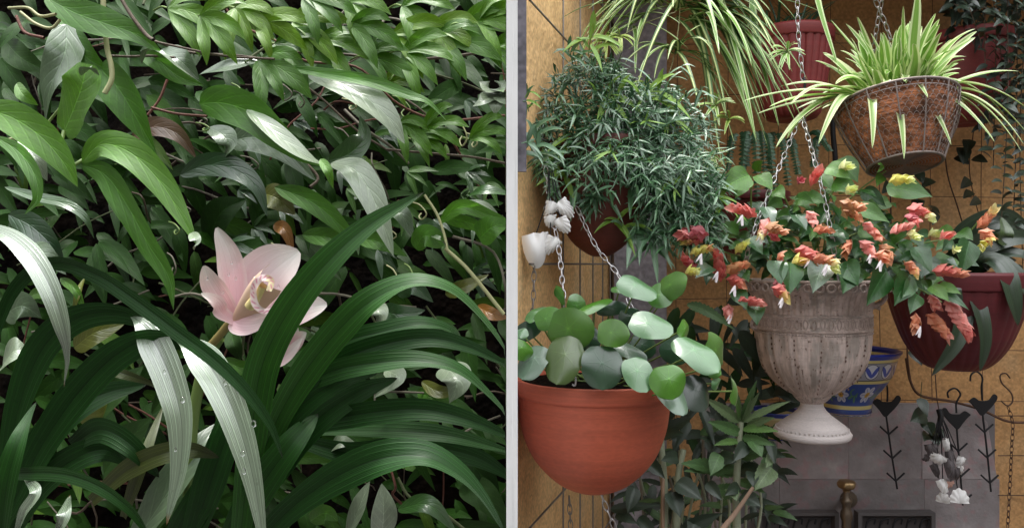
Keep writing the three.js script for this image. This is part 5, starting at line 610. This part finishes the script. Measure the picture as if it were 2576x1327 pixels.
{
  const rod = (t, Q, pts, nm = 'rod', r = .0027) => part(nm, tube(pts.map(p => Q(...p)), r, 0, 7), iron, t);
  const arrows = (t, Q, ys, slope) => ys.forEach((b, i) => { const x = slope * (b - 20) / 190; for (const s of [-1, 1]) part('barb', tube([Q(x, b), Q(x + s * 22, b - 20)], .0027, 2, 7), iron, t); });
  let [t, Q] = bird(2229, 1017, 0, 'black iron bird hanger with arrow rod nearest the painted bowl'); rod(t, Q, [[0, 20], [14, 120], [29, 212]]); arrows(t, Q, [75, 135, 192], 28); rod(t, Q, [[4, -8], [4, -42], [-2, -64]], 'hook');
  [t, Q] = bird(2407, 1048, 1, 'black iron bird hanger hung lowest, behind the bunch of shells'); rod(t, Q, [[0, 20], [8, 120], [16, 222]]); arrows(t, Q, [86, 150, 215], 16); rod(t, Q, [[0, -10], [0, -36], [10, -58], [-4, -72], [-22, -62], [-20, -48]], 'hook');
  [t, Q] = bird(2472, 1014, 0, 'black iron bird hanger nearest the end of the tile panel'); rod(t, Q, [[0, 20], [12, 120], [22, 222]]); arrows(t, Q, [72, 136, 200], 20); rod(t, Q, [[0, -8], [-2, -40], [0, -66], [-14, -80], [-28, -72], [-30, -56]], 'hook');
  solo('hook', [tube([P(2542, 950, 2.25), P(2530, 938, 2.24), P(2518, 942, 2.24), P(2520, 960, 2.24), P(2546, 990, 2.24), P(2548, 1010, 2.24), P(2536, 1020, 2.24), P(2520, 1008, 2.24)], .0022, 30, 6)], rustIron, 'rusty wire S hook on the ochre wall past the iron birds', 'hook');
  chain([P(2536, 1020, 2.25), P(2548, 1060, 2.25), P(2546, 1130, 2.25), P(2536, 1330, 2.25)], 'rusty fine chain hanging at the edge of the tiles', rustIron);
  solo('branch', [tube([P(2280, 900, 2.28), P(2292, 960, 2.27), P(2310, 990, 2.26), P(2400, 1010, 2.27), P(2470, 1030, 2.27), P(2540, 1060, 2.27), P(2620, 1060, 2.27)], .004, 40, 7), tube([P(2283, 860, 2.27), P(2284, 900, 2.27), P(2292, 960, 2.27)], .0025, 10, 6)], mat([.12, .06, .035], { roughness: .8 }), 'bare brown vine branch running along the top of the tile panel', 'branch');
  const lp = thing('young_vine', P(2330, 1060, 2.2), 'small sprig of dark green leaves hanging in front of the tiles', 'plant'); for (const [x0, y0, x1, y1, w] of [[2330, 1040, 2290, 1060, 44], [2330, 1060, 2345, 1095, 36], [2345, 1080, 2380, 1100, 34], [2350, 1090, 2360, 1125, 34], [2315, 1000, 2335, 1050, 30], [2300, 880, 2320, 920, 44], [2335, 1090, 2325, 1110, 26]]) part('leaf', blade([P(x0, y0, 2.22), P((x0 + x1) / 2, (y0 + y1) / 2 - 4, 2.2), P(x1, y1, 2.19)], w * 2.2 / F, { quick: 1, n: 10, m: 6, prof: 'ovate', n0: [rr(-.4, .4), .4, 1] }), leafM([.03, .08, .035]), lp); part('stem', tube([P(2320, 960, 2.25), P(2318, 1010, 2.23), P(2330, 1060, 2.22), P(2352, 1100, 2.21)], .0012, 14, 5), M.twig[2], lp);
  solo('wire', [tube([P(2354, 942, 2.22), P(2358, 1000, 2.2), P(2364, 1035, 2.19)], .0016, 8, 5)], rustIron, 'brown wire from which the bunch of small shells hangs', 'wire');
}
function shellG(w, h, c, rx, ry, rz, ridges = 9) { // a scallop: fan outline from the hinge, domed, ribbed, with a wavy edge
  const pos = [], idx = [], uv = [], n = 14, m = 40, irr = rr(0, 6);
  for (let i = 0; i <= n; i++) for (let j = 0; j <= m; j++) {
    const t = i / n, a = (j / m - .5) * 3.0, rad = Math.pow(Math.cos(a * .52), .5) * (1 + .05 * Math.cos(a * ridges * 2) * t + .07 * Math.sin(a * 2.3 + irr)), r = t * rad;
    pos.push(Math.sin(a) * r * w * .56, h * .5 - Math.cos(a) * r * h, h * .24 * Math.sin(Math.PI * Math.min(1, t * .92 + .04)) * Math.cos(a * .6) + .018 * h * Math.cos(a * ridges * 2) * t); uv.push(j / m, t);
  }
  for (let i = 0; i < n; i++) for (let j = 0; j < m; j++) { const a = i * (m + 1) + j, b = a + m + 1; idx.push(a, b, a + 1, a + 1, b, b + 1); }
  const g = new THREE.BufferGeometry(); g.setAttribute('position', new THREE.Float32BufferAttribute(pos, 3)); g.setAttribute('uv', new THREE.Float32BufferAttribute(uv, 2)); g.setIndex(idx); g.computeVertexNormals();
  g.rotateX(rx); g.rotateY(ry); g.rotateZ(rz); g.translate(c.x, c.y, c.z); return g;
}
const shellM = mat([.86, .85, .84], { roughness: .45 }), pinkShell = mat([.72, .42, .34], { roughness: .4 }), greyShell = mat([.42, .38, .36], { map: T.concrete, roughness: .7 });
{
  const sm = thing('shell_chime', P(1385, 500, 1.6), 'white scallop shells strung on black cords hanging by the side wall', 'shell chime');
  for (const [x, y, w, h, rz, rx, rg = 9] of [[1345, 630, 60, 92, .1, .1, 0], [1385, 618, 42, 56, -.5, .3], [1422, 524, 44, 52, .8, .2], [1384, 528, 34, 50, -.3, .3], [1416, 566, 44, 44, .5, .1], [1385, 555, 34, 36, .2, .5], [1368, 600, 26, 40, .2, .4]]) part('shell', shellG(w * 1.46 / F, h * 1.46 / F, P(x, y, 1.46), rx, rr(-.4, .3), rz, rg), shellM, sm);
  for (const p of [[[1380, 430], [1376, 500], [1348, 590]], [[1382, 430], [1384, 520], [1386, 600]], [[1390, 430], [1410, 500], [1424, 505]], [[1386, 430], [1404, 530], [1414, 550]]]) part('cord', tube(p.map(([x, y]) => P(x, y, 1.455)), .0012, 8, 5), iron, sm);
  const sb = thing('shell_bunch', P(2364, 1030, 2.18), 'bunch of small white, grey and pink shells on dark cords in front of the tiles', 'shell chime');
  for (const [x, y, w, h, m, rz] of [[2348, 1142, 40, 30, shellM, .6], [2360, 1152, 46, 26, shellM, -.4], [2345, 1130, 34, 30, greyShell, .2], [2352, 1180, 28, 40, greyShell, .4], [2390, 1155, 26, 50, greyShell, .1], [2415, 1160, 26, 30, shellM, -.4], [2406, 1190, 22, 44, greyShell, .3], [2388, 1180, 30, 60, greyShell, 0], [2372, 1222, 30, 36, shellM, .2], [2384, 1218, 38, 20, pinkShell, .2], [2374, 1250, 34, 28, shellM, 3], [2414, 1248, 50, 34, shellM, 3.1], [2416, 1180, 20, 30, shellM, .3], [2330, 1150, 26, 30, greyShell, .8], [2380, 1120, 20, 40, shellM, .2]]) part('shell', shellG(w * 2.15 / F, h * 2.15 / F, P(x, y, 2.14 + rr(-.02, .03)), rr(-.3, .5), rr(-.5, .5), rz, 6), m, sb);
  for (const [x, y] of [[2345, 1125], [2360, 1140], [2374, 1240], [2388, 1150], [2412, 1240], [2406, 1160], [2392, 1120], [2350, 1150], [2416, 1150]]) part('cord', tube([P(2364, 1034, 2.18), P(mix(2364, x, .35), 1070, 2.165), P(x, y, 2.16)], .0015, 10, 5), iron, sb);
  part('knot', tube([P(2364, 1030, 2.18), P(2368, 1050, 2.17), P(2362, 1075, 2.17), P(2370, 1100, 2.17)], .009, 12, 8, .006), iron, sb);
}
{
  const d = 2.2, s = d / F, c = P(2130, 1330, d), brass = mat([.42, .29, .15], { metalness: .9, roughness: .38 }), dkb = mat([.2, .16, .12], { metalness: .85, roughness: .42 }), tap = thing('tap', c, 'old bronze garden tap with round knob on the grey tiles', 'tap'), L = p => lathe(p.map(([r, y]) => [r * s, (1330 - y) * s]), c, 40);
  part('knob', lathe(spline([[0, 1207], [16, 1208], [22, 1214], [20, 1224], [10, 1230], [8, 1236]], 20).map(([r, y]) => [r * s, (1330 - y) * s]), c, 40, a => 1 + .07 * Math.cos(a * 6)), brass, tap);
  part('body', L([[8, 1234], [9, 1250], [14, 1254], [14, 1262], [10, 1268], [10, 1280], [14, 1286], [15, 1300], [11, 1310], [12, 1360]]), dkb, tap); part('flange', (() => { const g = new THREE.CylinderGeometry(20 * s, 22 * s, .012, 32); g.rotateX(Math.PI / 2); g.translate(P(2136, 1255, 2.3).x, P(2136, 1255, 2.3).y, WZ + .022); return g; })(), dkb, tap); part('pipe', tube([P(2134, 1255, 2.3), P(2132, 1257, 2.25), P(2130, 1258, 2.2)], .011, 8, 10), dkb, tap);
  const fr = thing('iron_grate', P(2130, 1330, 2.26), 'dark cast iron grate with scrollwork under the tap', 'grate'), X = x => P(x, 0, 2.25).x, Y = y => P(0, y, 2.25).y;
  for (const [x0, x1] of [[1905, 2108], [2156, 2350]]) { part('frame', [box(X(x0), X(x1), Y(1294), Y(1286), -2.27, -2.24), box(X(x0), X(x0 + 10), Y(1400), Y(1294), -2.27, -2.24), box(X(x1 - 10), X(x1), Y(1400), Y(1294), -2.27, -2.24)], mat([.1, .09, .09], { roughness: .8 }), fr); part('plate', box(X(x0 + 10), X(x1 - 10), Y(1400), Y(1294), -2.275, -2.268), mat([.08, .07, .07], { roughness: .7 }), fr); for (let i = 0; i < 5; i++) part('scroll', tube([P(x0 + 20 + i * 34, 1340, 2.25), P(x0 + 30 + i * 34, 1308, 2.25), P(x0 + 46 + i * 34, 1304, 2.25), P(x0 + 44 + i * 34, 1318, 2.25)], .003, 14, 6), iron, fr); }
  solo('cable', [tube([P(1505, 560, 2.28), P(1504, 680, 2.2), P(1512, 760, 2.15)], .004, 12, 7)], iron, 'black cable running down behind the slanting chain', 'cable'); solo('cable', [tube([P(2098, 260, 2.2), P(2096, 330, 2.2), P(2102, 400, 2.2), P(2100, 440, 2.2)], .008, 12, 8)], iron, 'thick black cable on the wall behind the wire basket', 'cable'); solo('cable', [tube([P(1690, 800, 2.2), P(1740, 812, 2.2), P(1760, 860, 2.2)], .004, 12, 7)], iron, 'black cable loop behind the round-leaved plant', 'cable');
  solo('plaster_strip', uvBox(box(-.001, .021, P(0, 430, 1.4).y, 3.0, 0, .01), 2).translate(.006, 0, -1.415), mat([.66, .64, .68], { roughness: .9, map: T.concrete }), 'pale grey plaster strip at the outer edge of the side wall', 'strip', null, 'structure');
}
renderer.render(scene, camera);
